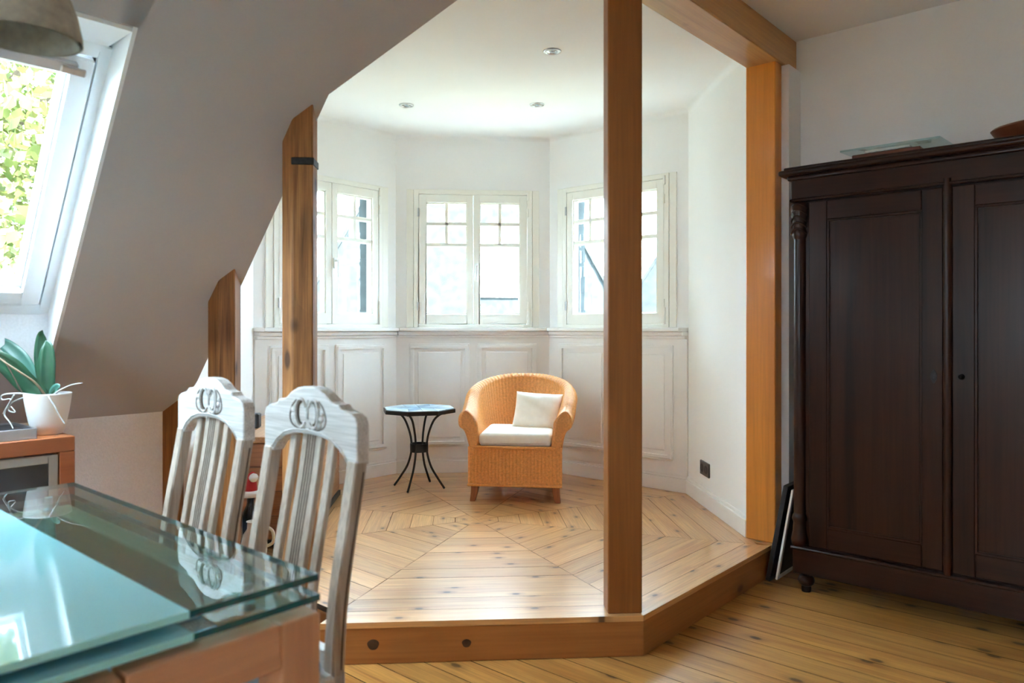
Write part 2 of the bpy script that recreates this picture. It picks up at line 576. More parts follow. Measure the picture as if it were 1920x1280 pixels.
APF = {s: AP for s in SIDES}
APF['front'] = APF['front_right'] = 1.375
APF['front_left'] = 1.28
fb = MB().prism(octpoly(APF), 0.0005, 0.1285).build('floor_bay', 'gap')
struct(fb, 'raised octagonal platform of lacquered pine boards in the window bay', 'floor')
ring_a = [1.41] + [1.300 - 0.11818 * k for k in range(12)]
ring_a = [max(a, 0.0) for a in ring_a]
g = 0.0009
for k in range(12):
    mesh0 = None
    for s, th in SIDES.items():
        a0, a1 = ring_a[k], ring_a[k + 1]
        if k == 0:
            if s == 'front_left':
                continue
            if s not in ('front', 'front_right'):
                a0 = 1.352
        if a0 - a1 < 0.01:
            continue
        if k > 0 and mesh0 is not None:
            o = copy_of(mesh0, fb)
        else:
            am = (a0 + a1) / 2
            h0, h1 = a0 - am - g, a1 - am + g
            w0, w1 = (a0) * T8 - g * 1.2, max((a1) * T8 - g * 1.2, 0.001)
            if k == 0 and s in ('right_side',):
                pass
            poly = [(-w0, h0), (w0, h0), (w1, h1), (-w1, h1)]
            pk = MB().prism(poly, -0.021, 0)
            pk.mi = [0, 0, 1, 1, 1, 1] if k else [0] * 6
            o = pk.build('floorboard', ['floor_bay', 'gap'], fb)
            mesh0 = o
        am = (a0 + a1) / 2
        o.location = (CX - math.sin(th) * am, CY + math.cos(th) * am, PZ + random.uniform(-0.0006, 0))
        o.rotation_euler = (0, 0, th)

# end board under the right post
MB().box(-1.625, -1.4365, 3.545, 3.661, -0.021, 0).build('floorboard', 'floor_bay', fb, (0, 0, PZ - 0.0003), RR, bevel=0.0008)

# step fascias
def fascia(name, s, a, x0, x1, label):
    loc, th = side_origin(s, a)
    o = MB().box(x0, x1, -0.034, 0, 0.001, 0.1285).build(name, 'postx', None, loc, th, bevel=0.002)
    return struct(o, label, 'step riser')


hf = 1.408 * T8
rz_ = fascia('trim_1', 'front', 1.408, -hf, hf, 'long knotty pine riser along the front of the bay step')
for kx, kz, kr in ((0.395, 0.070, 0.019), (0.062, 0.066, 0.015)):
    MB().slab_xz([(kx + kr * 1.1 * math.cos(t) * (1 + 0.08 * math.sin(3 * t)), kz + kr * math.sin(t)) for t in np.linspace(0, 2 * PI, 18, endpoint=False)], -0.001, 0.0006).build('wood_knot', 'knot', rz_)
fascia('trim_2', 'front_right', 1.408, -hf - 0.118, hf, 'shaded pine riser along the angled right side of the step')
fascia('trim_3', 'front_left', 1.312, -1.3 * T8, 1.3 * T8, 'pine riser along the angled left side of the step under the slope')


# ------------------------------------------------------------------ bay walls
WT = 0.20


def mitre_poly(p0, p1, a=AP):
    """bar from y=p0 to y=p1 (local y outward) mitred on both ends"""
    return [(-(a + p0) * T8, p0), ((a + p0) * T8, p0), ((a + p1) * T8, p1), (-(a + p1) * T8, p1)]


WX = 0.43            # window half width
WZ0, WZ1 = 1.205, 2.205
YA, YB = 0.004, 0.072  # window frame depth range


def window_wall(s, label):
    loc, th = side_origin(s)
    mb = MB()
    si, so = AP * T8, (AP + WT) * T8
    mb.prism(mitre_poly(0, WT), 0.0, WZ0)
    mb.prism(mitre_poly(0, WT), WZ1, BAYC + 0.2)
    mb.prism([(-si, 0), (-WX, 0), (-WX, WT), (-so, WT)], WZ0, WZ1)
    mb.prism([(WX, 0), (si, 0), (so, WT), (WX, WT)], WZ0, WZ1)
    o = mb.build('wall_bay_' + s, 'plaster_bay', None, loc, th)
    struct(o, label, 'wall')
    # outside: slate hung jambs and reveal
    n = 8
    hz = (WZ1 - WZ0) / n
    sl = None
    for side in (-1, 1):
        for i in range(n):
            z = WZ0 + i * hz
            if sl is None:
                sl = MB().box(-0.004, 0.004, 0, 0.15, -0.012, hz + 0.004).build('slate', 'slate', o, bevel=0.001)
                q = sl
            else:
                q = copy_of(sl, o)
            q.location = (side * (WX - 0.008), 0.078 + random.uniform(-0.002, 0.014), z)
            q.rotation_euler = (0.0, side * -0.03, random.uniform(-0.02, 0.02))
    return o


window_wall('back', 'white wall of the bay around the middle casement window')
window_wall('left', 'white angled wall of the bay around the left casement window')
window_wall('right', 'white angled wall of the bay around the right casement window')


def side_wall(s, x0, x1, label):
    loc, th = side_origin(s)
    so = (AP + WT) * T8
    si = AP * T8
    xa = -so if x0 <= -si + 1e-6 else x0
    xb = so if x1 >= si - 1e-6 else x1
    if s == 'right_side':
        xb = x1 - WT
    o = MB().prism([(x0, 0), (x1, 0), (xb, WT), (xa, WT)], 0.0, BAYC + 0.2).build('wall_bay_' + s, 'plaster_bay', None, loc, th)
    return struct(o, label, 'wall')


sd = AP * T8
side_wall('right_side', -sd, CY - 3.672, 'plain white bay wall beside the orange corner post')
side_wall('left_side', -sd + 0.0, sd, 'plain white bay wall behind the wooden chest')


def baseboard(s, x0=None, x1=None, label=''):
    loc, th = side_origin(s)
    p = mitre_poly(-0.018, 0.0)
    if x0 is not None:
        p = [(x0, -0.018), p[1], p[2], (x0, 0.0)]
    if x1 is not None:
        p = [p[0], (x1, -0.018), (x1, 0.0), p[3]]
    o = MB().prism(p, PZ, PZ + 0.088).build('baseboard_bay_' + s, 'white', None, loc, th, bevel=0.002)
    p2 = [(a, b * 0.55) for a, b in p]
    MB().prism(p2, PZ + 0.088, PZ + 0.108).build('baseboard_cap', 'white', o, bevel=0.005, seg=2)
    return struct(o, label, 'baseboard')


baseboard('back', label='white baseboard below the middle bay window')
baseboard('left', label='white baseboard below the left bay window')
baseboard('right', label='white baseboard below the right bay window')
baseboard('right_side', x1=CY - 3.66, label='white baseboard under the wall socket')
baseboard('left_side', label='white baseboard behind the wooden chest')


def wainscot(num, s, label):
    loc, th = side_origin(s)
    p = mitre_poly(-0.012, 0)
    o = MB().prism(p, PZ + 0.108, 1.135).build('trim_%d' % num, 'white', None, loc, th)
    struct(o, label, 'wainscot')
    for sx in (-1, 1):
        x0, x1 = sorted((sx * 0.028, sx * 0.462))
        z0, z1 = 0.345, 1.09
        mo = MB()
        for (w, d0, dd) in ((0.0, 0.016, 0.012), (0.012, 0.022, 0.016), (0.026, 0.005, 0.01)):
            # three stepped ring profiles: bead, ridge, inner slope
            a0, a1, b0, b1 = x0 + w, x1 - w, z0 + w, z1 - w
            yf = -0.012 - dd
            mo.box(a0, a1, yf, -0.010, b0, b0 + d0)
            mo.box(a0, a1, yf, -0.010, b1 - d0, b1)
            mo.box(a0, a0 + d0, yf, -0.010, b0 + d0, b1 - d0)
            mo.box(a1 - d0, a1, yf, -0.010, b0 + d0, b1 - d0)
        mo.build('panel_moulding', 'white', o, bevel=0.0025)
        MB().box(x0 + 0.062, x1 - 0.062, -0.019, -0.011, z0 + 0.062, z1 - 0.062).build('panel', 'white', o, bevel=0.006)
    return o


wainscot(4, 'back', 'white panelled wainscot behind the wicker armchair')
wainscot(5, 'left', 'white panelled wainscot behind the dining chairs and chest')
wainscot(6, 'right', 'white panelled wainscot behind the orange middle post')


def bay_window(num, s, label):
    loc, th = side_origin(s)
    root = empty('window_%d' % num, loc, th)
    struct(root, label, 'window')
    fr = MB()
    c = 0.034
    fr.box(-WX, -WX + c, YA - 0.022, YB, WZ0, WZ1)
    fr.box(WX - c, WX, YA - 0.022, YB, WZ0, WZ1)
    fr.box(-WX + c, WX - c, YA - 0.022, YB, WZ1 - c, WZ1)
    fr.box(-WX + c, WX - c, YA - 0.022, YB, WZ0, WZ0 + 0.022)
    fr.build('window_frame', 'cream', root, bevel=0.003)
    # casing boards flanking the window on the wall face
    for sx in (-1, 1):
        a, b = sorted((sx * (WX + 0.002), sx * (WX + 0.052)))
        MB().box(a, b, -0.012, 0.0, WZ0, WZ1).build('casing', 'cream', root, bevel=0.002)
    # sill ledge and mouldings
    MB().prism(mitre_poly(-0.075, 0.0), 1.178, 1.204).build('window_sill', 'white', root, bevel=0.005, seg=2)
    MB().prism(mitre_poly(-0.046, 0.0), 1.150, 1.178).build('sill_moulding', 'white', root, bevel=0.008, seg=2)
    MB().prism(mitre_poly(-0.026, 0.0), 1.130, 1.150).build('sill_moulding', 'white', root, bevel=0.004)
    z0, z1 = WZ0 + 0.024, WZ1 - c - 0.002
    for sx in (-1, 1):
        xa, xb = sorted((sx * 0.0015, sx * (WX - c - 0.002)))
        st_o, st_i, rt, rb = 0.052, 0.043, 0.058, 0.072
        la = st_o if sx < 0 else st_i
        ra = st_i if sx < 0 else st_o
        gx0, gx1, gz0, gz1 = xa + la, xb - ra, z0 + rb, z1 - rt
        y0, y1 = YA - 0.020, YA + 0.046
        sa = MB()
        sa.box(xa, gx0, y0, y1, z0, z1)
        sa.box(gx1, xb, y0, y1, z0, z1)
        sa.box(gx0, gx1, y0, y1, gz1, z1)
        sa.box(gx0, gx1, y0, y1, z0, gz0)
        sash = sa.build('sash', 'cream', root, bevel=0.003)
        bead = MB()
        for (a, b, cc, d) in ((gx0, gx0 + 0.008, gz0, gz1), (gx1 - 0.008, gx1, gz0, gz1), (gx0, gx1, gz0, gz0 + 0.008), (gx0, gx1, gz1 - 0.008, gz1)):
            bead.box(a, b, y0 + 0.012, y1 - 0.005, cc, d)
        bead.build('glazing_bead', 'cream', sash)
        gh = gz1 - gz0
        h1, h2 = gz1 - gh * 0.19, gz1 - gh * 0.378
        gm = (gx0 + gx1) / 2
        MB().box(gx0, gx1, y0 + 0.008, y1 - 0.004, h1 - 0.012, h1 + 0.012).build('muntin', 'cream', sash, bevel=0.003)
        MB().box(gx0, gx1, y0 + 0.008, y1 - 0.004, h2 - 0.013, h2 + 0.013).build('muntin', 'cream', sash, bevel=0.003)
        MB().box(gm - 0.012, gm + 0.012, y0 + 0.008, y1 - 0.004, h2, gz1).build('muntin', 'cream', sash, bevel=0.003)
        for (a, b, cc, d) in ((gx0, gm - 0.008, h1 + 0.008, gz1), (gm + 0.008, gx1, h1 + 0.008, gz1), (gx0, gm - 0.008, h2 + 0.009, h1 - 0.008),
                              (gm + 0.008, gx1, h2 + 0.009, h1 - 0.008), (gx0, gx1, gz0, h2 - 0.009)):
            MB().box(a, b, YA + 0.016, YA + 0.020, cc, d).build('pane', 'glass', sash)
        # hinges
        for hz in (z0 + 0.13, z1 - 0.13):
            MB().tube([(sx * (WX - c + 0.001), y0 - 0.006, hz - 0.03), (sx * (WX - c + 0.001), y0 - 0.006, hz + 0.03)], 0.007, 8).build('hinge', 'steel' if sx < 0 else 'cream', sash, smooth='auto')
        if sx > 0:
            hx = xa + 0.024
            hb = MB().box(hx - 0.012, hx + 0.012, y0 - 0.008, y0, 1.60, 1.67).tube([(hx, y0 - 0.008, 1.65), (hx, y0 - 0.035, 1.65), (hx, y0 - 0.038, 1.64), (hx, y0 - 0.038, 1.54)], 0.008, 8)
            hb.build('window_handle', 'sashwhite', sash, smooth='auto')
            # espagnolette corner fittings
            for hz, hh in ((WZ1 - 0.075, 0.06), (WZ0 + 0.02, 0.11)):
                MB().box(WX - c - 0.004, WX - c + 0.012, y0 - 0.012, y0 + 0.002, hz, hz + hh).build('corner_fitting', 'cream', sash, bevel=0.003)
    return root


bay_window(1, 'back', 'middle cream casement window of the bay with small upper panes')
bay_window(2, 'left', 'left cream casement window of the bay, partly behind the aged post')
bay_window(3, 'right', 'right cream casement window of the bay, partly behind the orange post')

# bay ceiling
af = {s: AP + 0.15 for s in SIDES}
af['front'] = af['front_right'] = AP - 0.0
af['front_left'] = AP - 0.0
cb = MB().prism(octpoly(af), BAYC, BAYC + 0.15).build('ceiling_bay', 'plaster_bay')
struct(cb, 'white flat ceiling over the window bay with three downlights', 'ceiling')
# soft plaster cove
for s in ('back', 'left', 'right', 'right_side', 'left_side'):
    loc, th = side_origin(s)
    xm = CY - 3.64 if s == 'right_side' else None
    cv = MB()
    R = 0.035
    prof = [(-R * (1 - math.sin(a)), BAYC - R * (1 - math.cos(a))) for a in [i * PI / 2 / 6 for i in range(7)]]
    prof = [(0.004, BAYC + 0.004)] + prof
    n = len(prof)
    vs = []
    for e in (-1, 1):
        for (y, z) in prof:
            x = e * (AP + y) * T8
            if e > 0 and xm:
                x = xm
            vs.append((x, y, z))
    fs = [(i, (i + 1) % n, n + (i + 1) % n, n + i) for i in range(n)] + [tuple(range(n)), tuple(range(2 * n - 1, n - 1, -1))]
    cv.add(vs, fs)
    o = cv.build('cornice_cove', 'plaster_bay', cb, loc, th, smooth='auto')

# ------------------------------------------------------------------ main room shell
# roof slope with two roof-window openings
SKY = [(-0.02, 0.93), (-2.15, -1.20)]
VB, VTp = -3.212, -2.259
D = 0.22
VW1 = VTp - D / 1.08      # upper end of roof window on the outer plane
VT = -2.33 + (ROOMC - 2.0) / 1.08
TH = 0.34


KSH = -0.068                      # the right edge of the first roof window runs slightly out of square


def slope_part():
    mb = MB()
    us = [U0, SKY[1][0], SKY[1][1], SKY[0][0], SKY[0][1], 1.599]
    lo = lambda v, u: zs(v)
    hi = lambda v, u: zs(v) + TH
    for i in range(5):
        a, b = us[i], us[i + 1]
        if i in (1, 3):
            bb = b + (0.055 if i == 3 else 0)
            mb.prism([(-3.75, a), (VB, a), (VB, bb), (-3.75, bb)], lo, hi)
            if i == 3:
                b = 0.935
            # above the opening: head reveal is horizontal
            zt = zs(VTp)
            pts = [(VTp, zt), (VT, ROOMC), (VT, ROOMC + TH), (VTp - (D + 0.06) / 1.08, zt + TH - D - 0.06 + 0.06), (VTp - (D + 0.02) / 1.08, zt)]
            vs = [(v, a, z) for v, z in pts] + [(v, b, z) for v, z in pts]
            n = len(pts)
            mb.add(vs, [(k, (k + 1) % n, n + (k + 1) % n, n + k)[::-1] for k in range(n)] + [tuple(range(n)), tuple(range(2 * n - 1, n - 1, -1))])
        elif i == 4:
            mb.prism([(-3.75, 0.985), (VB, 0.985), (VTp, 0.920), (VTp, 0.865), (VT, 0.865), (VT, b), (-3.75, b)], lo, hi)
        else:
            mb.prism([(-3.75, a), (VT, a), (VT, b), (-3.75, b)], lo, hi)
    uF = lambda v: 2.747 / S2 + v
    mb.prism([(-2.286, 1.599), (VT, 1.599), (VT, uF(VT))], lo, hi)
    return mb


sl = slope_part().build('ceiling_slope', 'slope_shaded', rot=RR)
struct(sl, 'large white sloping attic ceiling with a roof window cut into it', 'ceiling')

# walls over the slope edge, closing the bay
dl = MB()
vs_ = [(-3.43, zs(-3.43) + 0.012), (-2.30, zs(-2.30) + 0.012), (-2.30, 2.75), (-3.43, 2.75)]
n = 4
dl.add([(v, 1.53, z) for v, z in vs_] + [(v, 1.597, z) for v, z in vs_], [(0, 1, 2, 3), (7, 6, 5, 4), (0, 4, 5, 1), (1, 5, 6, 2), (2, 6, 7, 3), (3, 7, 4, 0)])
o = dl.build('wall_bay_front_left', 'plaster_bay', rot=RR)
struct(o, 'white gable wall above the sloping ceiling edge on the left', 'wall')
xs0, xs1 = -0.486, 0.40
pl = [(xs0, zs((xs0 - 2.745) * S2) + 0.06), (xs1, zs((xs1 - 2.745) * S2) + 0.06), (xs1, 2.75), (xs0, 2.75)]
df = MB().add([(x, 2.70, z) for x, z in pl] + [(x, 2.745, z) for x, z in pl], [(0, 1, 2, 3), (7, 6, 5, 4), (0, 4, 5, 1), (1, 5, 6, 2), (2, 6, 7, 3), (3, 7, 4, 0)])
o = df.build('wall_bay_front', 'plaster_bay')
struct(o, 'white wall strip above the front edge of the bay', 'wall')

# knee wall, right wall, nook wall and the walls behind the viewer
o = MB().box(-3.62, -3.42, U0 - 0.1, 1.50, -0.0, zs(-3.42) + 0.1).build('wall_left', 'woodchip', rot=RR)
struct(o, 'low white woodchip papered knee wall under the slope', 'wall')
o = MB().box(-1.65, V1 + 0.1, U1, U1 + 0.15, 0, ROOMC + 0.1).build('wall_right', 'plaster', rot=RR)
struct(o, 'grey-white plaster wall behind the dark wardrobe', 'wall')
o = MB().box(-1.62, -1.398, 3.662, U1, 0, 2.499).build('wall_nook', 'plaster', rot=RR)
struct(o, 'narrow white wall strip between the orange post and the wardrobe', 'wall')
ewb = MB()
EW = (-0.92, -0.22, 0.95, 1.78)                     # opening for the added fill window (v0, v1, z0, z1)
ewb.box(V0 - 0.2, EW[0], U0 - 0.15, U0, 0, ROOMC + 0.8).box(EW[1], V1 + 0.1, U0 - 0.15, U0, 0, ROOMC + 0.8)
ewb.box(EW[0], EW[1], U0 - 0.15, U0, 0, EW[2]).box(EW[0], EW[1], U0 - 0.15, U0, EW[3], ROOMC + 0.8)
o = ewb.build('wall_back', 'plaster', rot=RR)
struct(o, 'white end wall of the room behind the viewer', 'wall')
o = MB().box(V1, V1 + 0.15, U0 - 0.1, U1 + 0.1, 0, ROOMC + 0.1).build('wall_front', 'plaster', rot=RR)
struct(o, 'white long wall of the room behind the viewer', 'wall')
uF = lambda v: 2.747 / S2 + v
cpoly = [(VT - 0.02, U0 - 0.1), (V1 + 0.1, U0 - 0.1), (V1 + 0.1, U1 + 0.1), (-1.50, U1 + 0.1), (-1.50, uF(-1.50)), (VT - 0.02, uF(VT) - 0.02)]
o = MB().prism(cpoly, ROOMC, ROOMC + 0.15).build('ceiling', 'plaster', rot=RR)
struct(o, 'grey-white flat ceiling of the main room above the wardrobe', 'ceiling')


# unseen gable window added behind the viewer to light the room
gw = empty('window_6', (0, 0, 0), RR)
struct(gw, 'added unseen gable window lighting the room from behind the viewer', 'window')
sm = MB().box(EW[0], EW[0] + 0.06, U0 - 0.09, U0 - 0.03, EW[2], EW[3]).box(EW[1] - 0.06, EW[1], U0 - 0.09, U0 - 0.03, EW[2], EW[3])
sm.box(EW[0] + 0.06, EW[1] - 0.06, U0 - 0.09, U0 - 0.03, EW[2], EW[2] + 0.06).box(EW[0] + 0.06, EW[1] - 0.06, U0 - 0.09, U0 - 0.03, EW[3] - 0.06, EW[3])
sm = sm.build('sash', 'sashwhite', gw, bevel=0.003)
MB().box(EW[0] + 0.06, EW[1] - 0.06, U0 - 0.062, U0 - 0.058, EW[2] + 0.06, EW[3] - 0.06).build('pane', 'glass', sm)


# roof windows
def roof_window(num, u0, u1, label, ksh=0.0):
    du = lambda v: ksh * (v - VTp)
    # local frame: x along u, y up the slope, z outward normal ; origin at lower right corner on the frame plane
    up = Vector((1, 0, 1.08)).normalized()          # in (v, z)
    root = empty('window_%d' % num, (0, 0, 0), RR)
    struct(root, label, 'window')
    # reveals in room-local coordinates (v,u,z)
    zb, zt = zs(VB), zs(VTp)
    for uu, sgn in ((u0, 1), (u1, -1)):
        poly = [(VB, zb), (VTp, zt), (VW1, zt), (VB, zb + D)]
        a, b = sorted((uu, uu + sgn * 0.012))
        vs = [(v, a + du(v), z) for v, z in poly] + [(v, b + du(v), z) for v, z in poly]
        MB().add(vs, [(0, 1, 2, 3), (7, 6, 5, 4), (0, 4, 5, 1), (1, 5, 6, 2), (2, 6, 7, 3), (3, 7, 4, 0)]).build('reveal', 'sashwhite', root)
    MB().box(VB, VB + 0.012, u0 + 0.012 + du(VB), u1 - 0.012 + du(VB), zb + 0.01, zb + D).build('reveal', 'woodchip', root)
    MB().box(VW1 - 0.02, VTp - 0.012, u0 + 0.012, u1 - 0.012, zt - 0.012, zt).build('reveal', 'sashwhite', root)
    # tilted frame
    L = math.hypot(VW1 - VB, zt - zb - D)
    ang = math.atan2(1.08, 1)
    fr = empty('roof_window_frame', (VB, u0, zb + D), (0, -ang, 0), root)     # local x up-slope, y = u, z = normal
    W = u1 - u0
    fo = 0.045
    f = MB()
    f.box(0, L, 0, fo, -0.02, 0.06)
    f.box(0, L, W - fo, W, -0.02, 0.06)
    f.box(0, fo, fo, W - fo, -0.02, 0.06)
    f.box(L - fo, L, fo, W - fo, -0.02, 0.06)
    f.build('frame', 'sashwhite', fr, bevel=0.004)
    gp = fo + 0.007
    so = 0.062
    s_ = MB()
    s_.box(gp, L - gp, gp, gp + so, -0.03, 0.05)
    s_.box(gp, L - gp, W - gp - so, W - gp, -0.03, 0.05)
    s_.box(gp, gp + so, gp + so, W - gp - so, -0.03, 0.05)
    s_.box(L - gp - so, L - gp, gp + so, W - gp - so, -0.03, 0.05)
    s_.build('sash', 'sashwhite', fr, bevel=0.006)
    b_ = MB()
    q = gp + so
    for (a, b, c_, d_) in ((q, L - q, q, q + 0.018), (q, L - q, W - q - 0.018, W - q), (q, q + 0.018, q, W - q), (L - q - 0.018, L - q, q, W - q)):
        b_.box(a, b, c_, d_, 0.0, 0.03)
    b_.build('glazing_bead', 'sashwhite', fr, bevel=0.003)
    MB().box(fo, L - fo, fo, fo + 0.007, 0.0, 0.01).box(fo, L - fo, W - fo - 0.007, W - fo, 0.0, 0.01).build('gasket', 'black', fr)
    MB().box(q, L - q, q, W - q, 0.012, 0.017).build('pane', 'glass', fr)
    h = MB().box(L - gp - 0.05, L - gp - 0.012, gp + 0.05, W - gp - 0.05, -0.055, -0.03)
    h.box(L - gp - 0.045, L - gp - 0.02, W - gp - 0.10, W - gp - 0.03, -0.066, -0.055)
    h.build('vent_bar', 'steel', fr, bevel=0.004)
    if ksh:
        c_ = math.cos(ang)
        for ch in fr.children:
            for vv in ch.data.vertices:
                vv.co.y += du(VB + vv.co.x * c_)
    return root


roof_window(4, SKY[0][0], 0.920, 'white framed roof window above the orchid looking onto leaves', KSH)
roof_window(5, SKY[1][0], SKY[1][1], 'unseen second roof window added along the slope to light the room')  # unseen; placed from a wardrobe reflection and added to light the room

# ------------------------------------------------------------------ posts and beams
def post(name, poly, z0, z1, mat, label, bevel=0.004):
    cx = sum(p[0] for p in poly) / len(poly)
    cy = sum(p[1] for p in poly) / len(poly)
    o = MB().prism([(p[0] - cx, p[1] - cy) for p in poly], (lambda x, y: z0) if not callable(z0) else z0,
                   (lambda x, y: z1(x + cx, y + cy)) if callable(z1) else z1).build(name, mat, None, (cx, cy, 0), bevel=bevel)
    return tag(o, label, 'post', 'timber posts')


zslope = lambda x, y: zs((x - y) * S2) + 0.05
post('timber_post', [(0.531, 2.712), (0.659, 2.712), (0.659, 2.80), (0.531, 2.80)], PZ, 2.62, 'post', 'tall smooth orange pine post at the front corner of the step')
p2 = post('timber_post', [(-0.614, 2.74), (-0.541, 2.74), (-0.541, 2.825), (-0.662, 2.825), (-0.662, 2.788)], 0.0, zslope, 'old',
          'aged brown roof post with an iron strap, behind the nearer dining chair')
MB().prism([(-0.618, 2.735), (-0.537, 2.735), (-0.537, 2.828), (-0.618, 2.828)], 1.79, 1.816).build('iron_strap', 'rust', p2, (-p2.location.x, -p2.location.y, 0), bevel=0.002)
post('timber_post', [(-0.989, 3.10), (-0.925, 3.10), (-0.925, 3.185), (-1.05, 3.185), (-1.05, 3.155)], 0.0, zslope, 'old',
     'shorter aged brown post under the slope, behind the farther dining chair')
post('timber_post', [(-1.385, 3.48), (-1.283, 3.48), (-1.283, 3.532), (-1.385, 3.58)], 0.0, zslope, 'old',
     'stub of brown post at the end of the low knee wall')
pr = MB().box(-1.583, -1.433, 3.58, 3.66, PZ, 2.51).build('timber_post', 'post_lit', rot=RR, bevel=0.004)
tag(pr, 'orange pine post, coloured as if lit, against the right bay wall beside the wardrobe', 'post', 'timber posts')

bm1 = MB().box(2.42, U1 - 0.002, 0, 0.165, 0, 0.158).build('timber_beam', 'beam', None, (*rw(-1.418, 0)[:2], 2.50), PI / 4, bevel=0.004)
tag(bm1, 'orange pine ceiling beam running from the tall post to the right wall', 'beam')
bm2 = MB().box(-0.05, 0.70, 2.712, 2.83, 2.505, 2.655).build('timber_beam', 'beam', bevel=0.004)
tag(bm2, 'pine header beam over the front opening of the bay', 'beam')

# ------------------------------------------------------------------ downlights
dlp = empty('downlight', (0.45, 3.755, BAYC))
ring = MB().lathe([(0.030, -0.001), (0.032, -0.006), (0.044, -0.005), (0.046, 0.0), (0.030, 0.0)], 28, cap=False)
ring.build('bezel', 'steel', dlp, smooth=True)
MB().lathe([(0.0305, -0.002), (0.026, -0.0005), (0.0, 0.001)], 20, cap=False).build('reflector', 'opal', dlp, smooth=True)
MB().lathe([(0.012, -0.0035), (0.010, -0.006), (0.0, -0.0065)], 14, cap=False).build('bulb', 'tile_white', dlp, smooth=True)
labs = ['steel ceiling downlight nearest the orange beam', 'steel ceiling downlight in front of the right bay window', 'steel ceiling downlight in front of the left bay window']
for i, (x, y) in enumerate([(0.45, 3.755), (0.463, 4.657), (-0.354, 4.722)]):
    o = dlp if i == 0 else copy_tree(dlp)
    o.location = (x, y, BAYC)
    tag(o, labs[i], 'downlight', 'bay downlights')

# ------------------------------------------------------------------ wall socket
ws = empty('wall_socket', (1.4295, 4.318, 0.371), PI / 2)          # local x along +Y, local -y... faces -X
tag(ws, 'grey double wall socket low on the white bay wall', 'socket')
MB().box(-0.078, 0.078, 0.0, 0.012, -0.042, 0.042).build('socket_plate', 'anthracite', ws, bevel=0.004)
for sx in (-0.036, 0.036):
    so_ = MB()
    so_.add([(sx + r * math.cos(2 * PI * j / 20), y, r * math.sin(2 * PI * j / 20)) for r, y in ((0.026, 0.0125), (0.024, 0.0140), (0.021, 0.0128), (0.0, 0.0126)) for j in range(20)],
            [(k * 20 + j, k * 20 + (j + 1) % 20, (k + 1) * 20 + (j + 1) % 20, (k + 1) * 20 + j) for k in range(3) for j in range(20)])
    so_.build('socket_insert', 'black', ws)

# ------------------------------------------------------------------ wicker armchair
def wicker_grid(P, ds_cols, rows_h, amp):
    """P: array [ncol, nrow, 3]; displaced by a basket weave; ds_cols: column coordinate (in stakes), rows_h: row coordinate (in strands)"""
    dx = np.gradient(P, axis=0)
    dy = np.gradient(P, axis=1)
    nrm = np.cross(dx, dy)
    nrm /= np.maximum(np.linalg.norm(nrm, axis=2, keepdims=True), 1e-9)
    a = ds_cols[:, None]
    b = rows_h[None, :]
    h = np.abs(np.sin(PI * a)) ** 0.6 * (0.5 + 0.5 * np.abs(np.sin(PI * (b + 0.5 * (np.floor(a) % 2)))))
    return P + nrm * (h * amp)[:, :, None]


def grid_faces(nc, nr, close_r=False):
    i = np.arange(nc - 1)[:, None]
    j = np.arange(nr if close_r else nr - 1)[None, :]
    a = i * nr + j
    b = (i + 1) * nr + j
    c = (i + 1) * nr + (j + 1) % nr
    d = i * nr + (j + 1) % nr
    return np.stack([a, b, c, d], axis=-1).reshape(-1, 4)


def np_mesh(name, V, F, mat, parent, smooth=True):
    me = bpy.data.meshes.new(name)
    V = np.asarray(V, dtype=np.float32).reshape(-1, 3)
    F = np.asarray(F, dtype=np.int32)
    me.vertices.add(len(V))
    me.vertices.foreach_set('co', V.ravel())
    me.loops.add(F.size)
    me.loops.foreach_set('vertex_index', F.ravel())
    me.polygons.add(len(F))
    me.polygons.foreach_set('loop_start', np.arange(0, F.size, F.shape[1], dtype=np.int32))
    me.materials.append(M[mat])
    me.update(calc_edges=True)
    me.validate()
    if smooth:
        me.polygons.foreach_set('use_smooth', [True] * len(me.polygons))
    o = bpy.data.objects.new(name, me)
    COL.objects.link(o)
    if parent:
        o.parent = parent
    return o


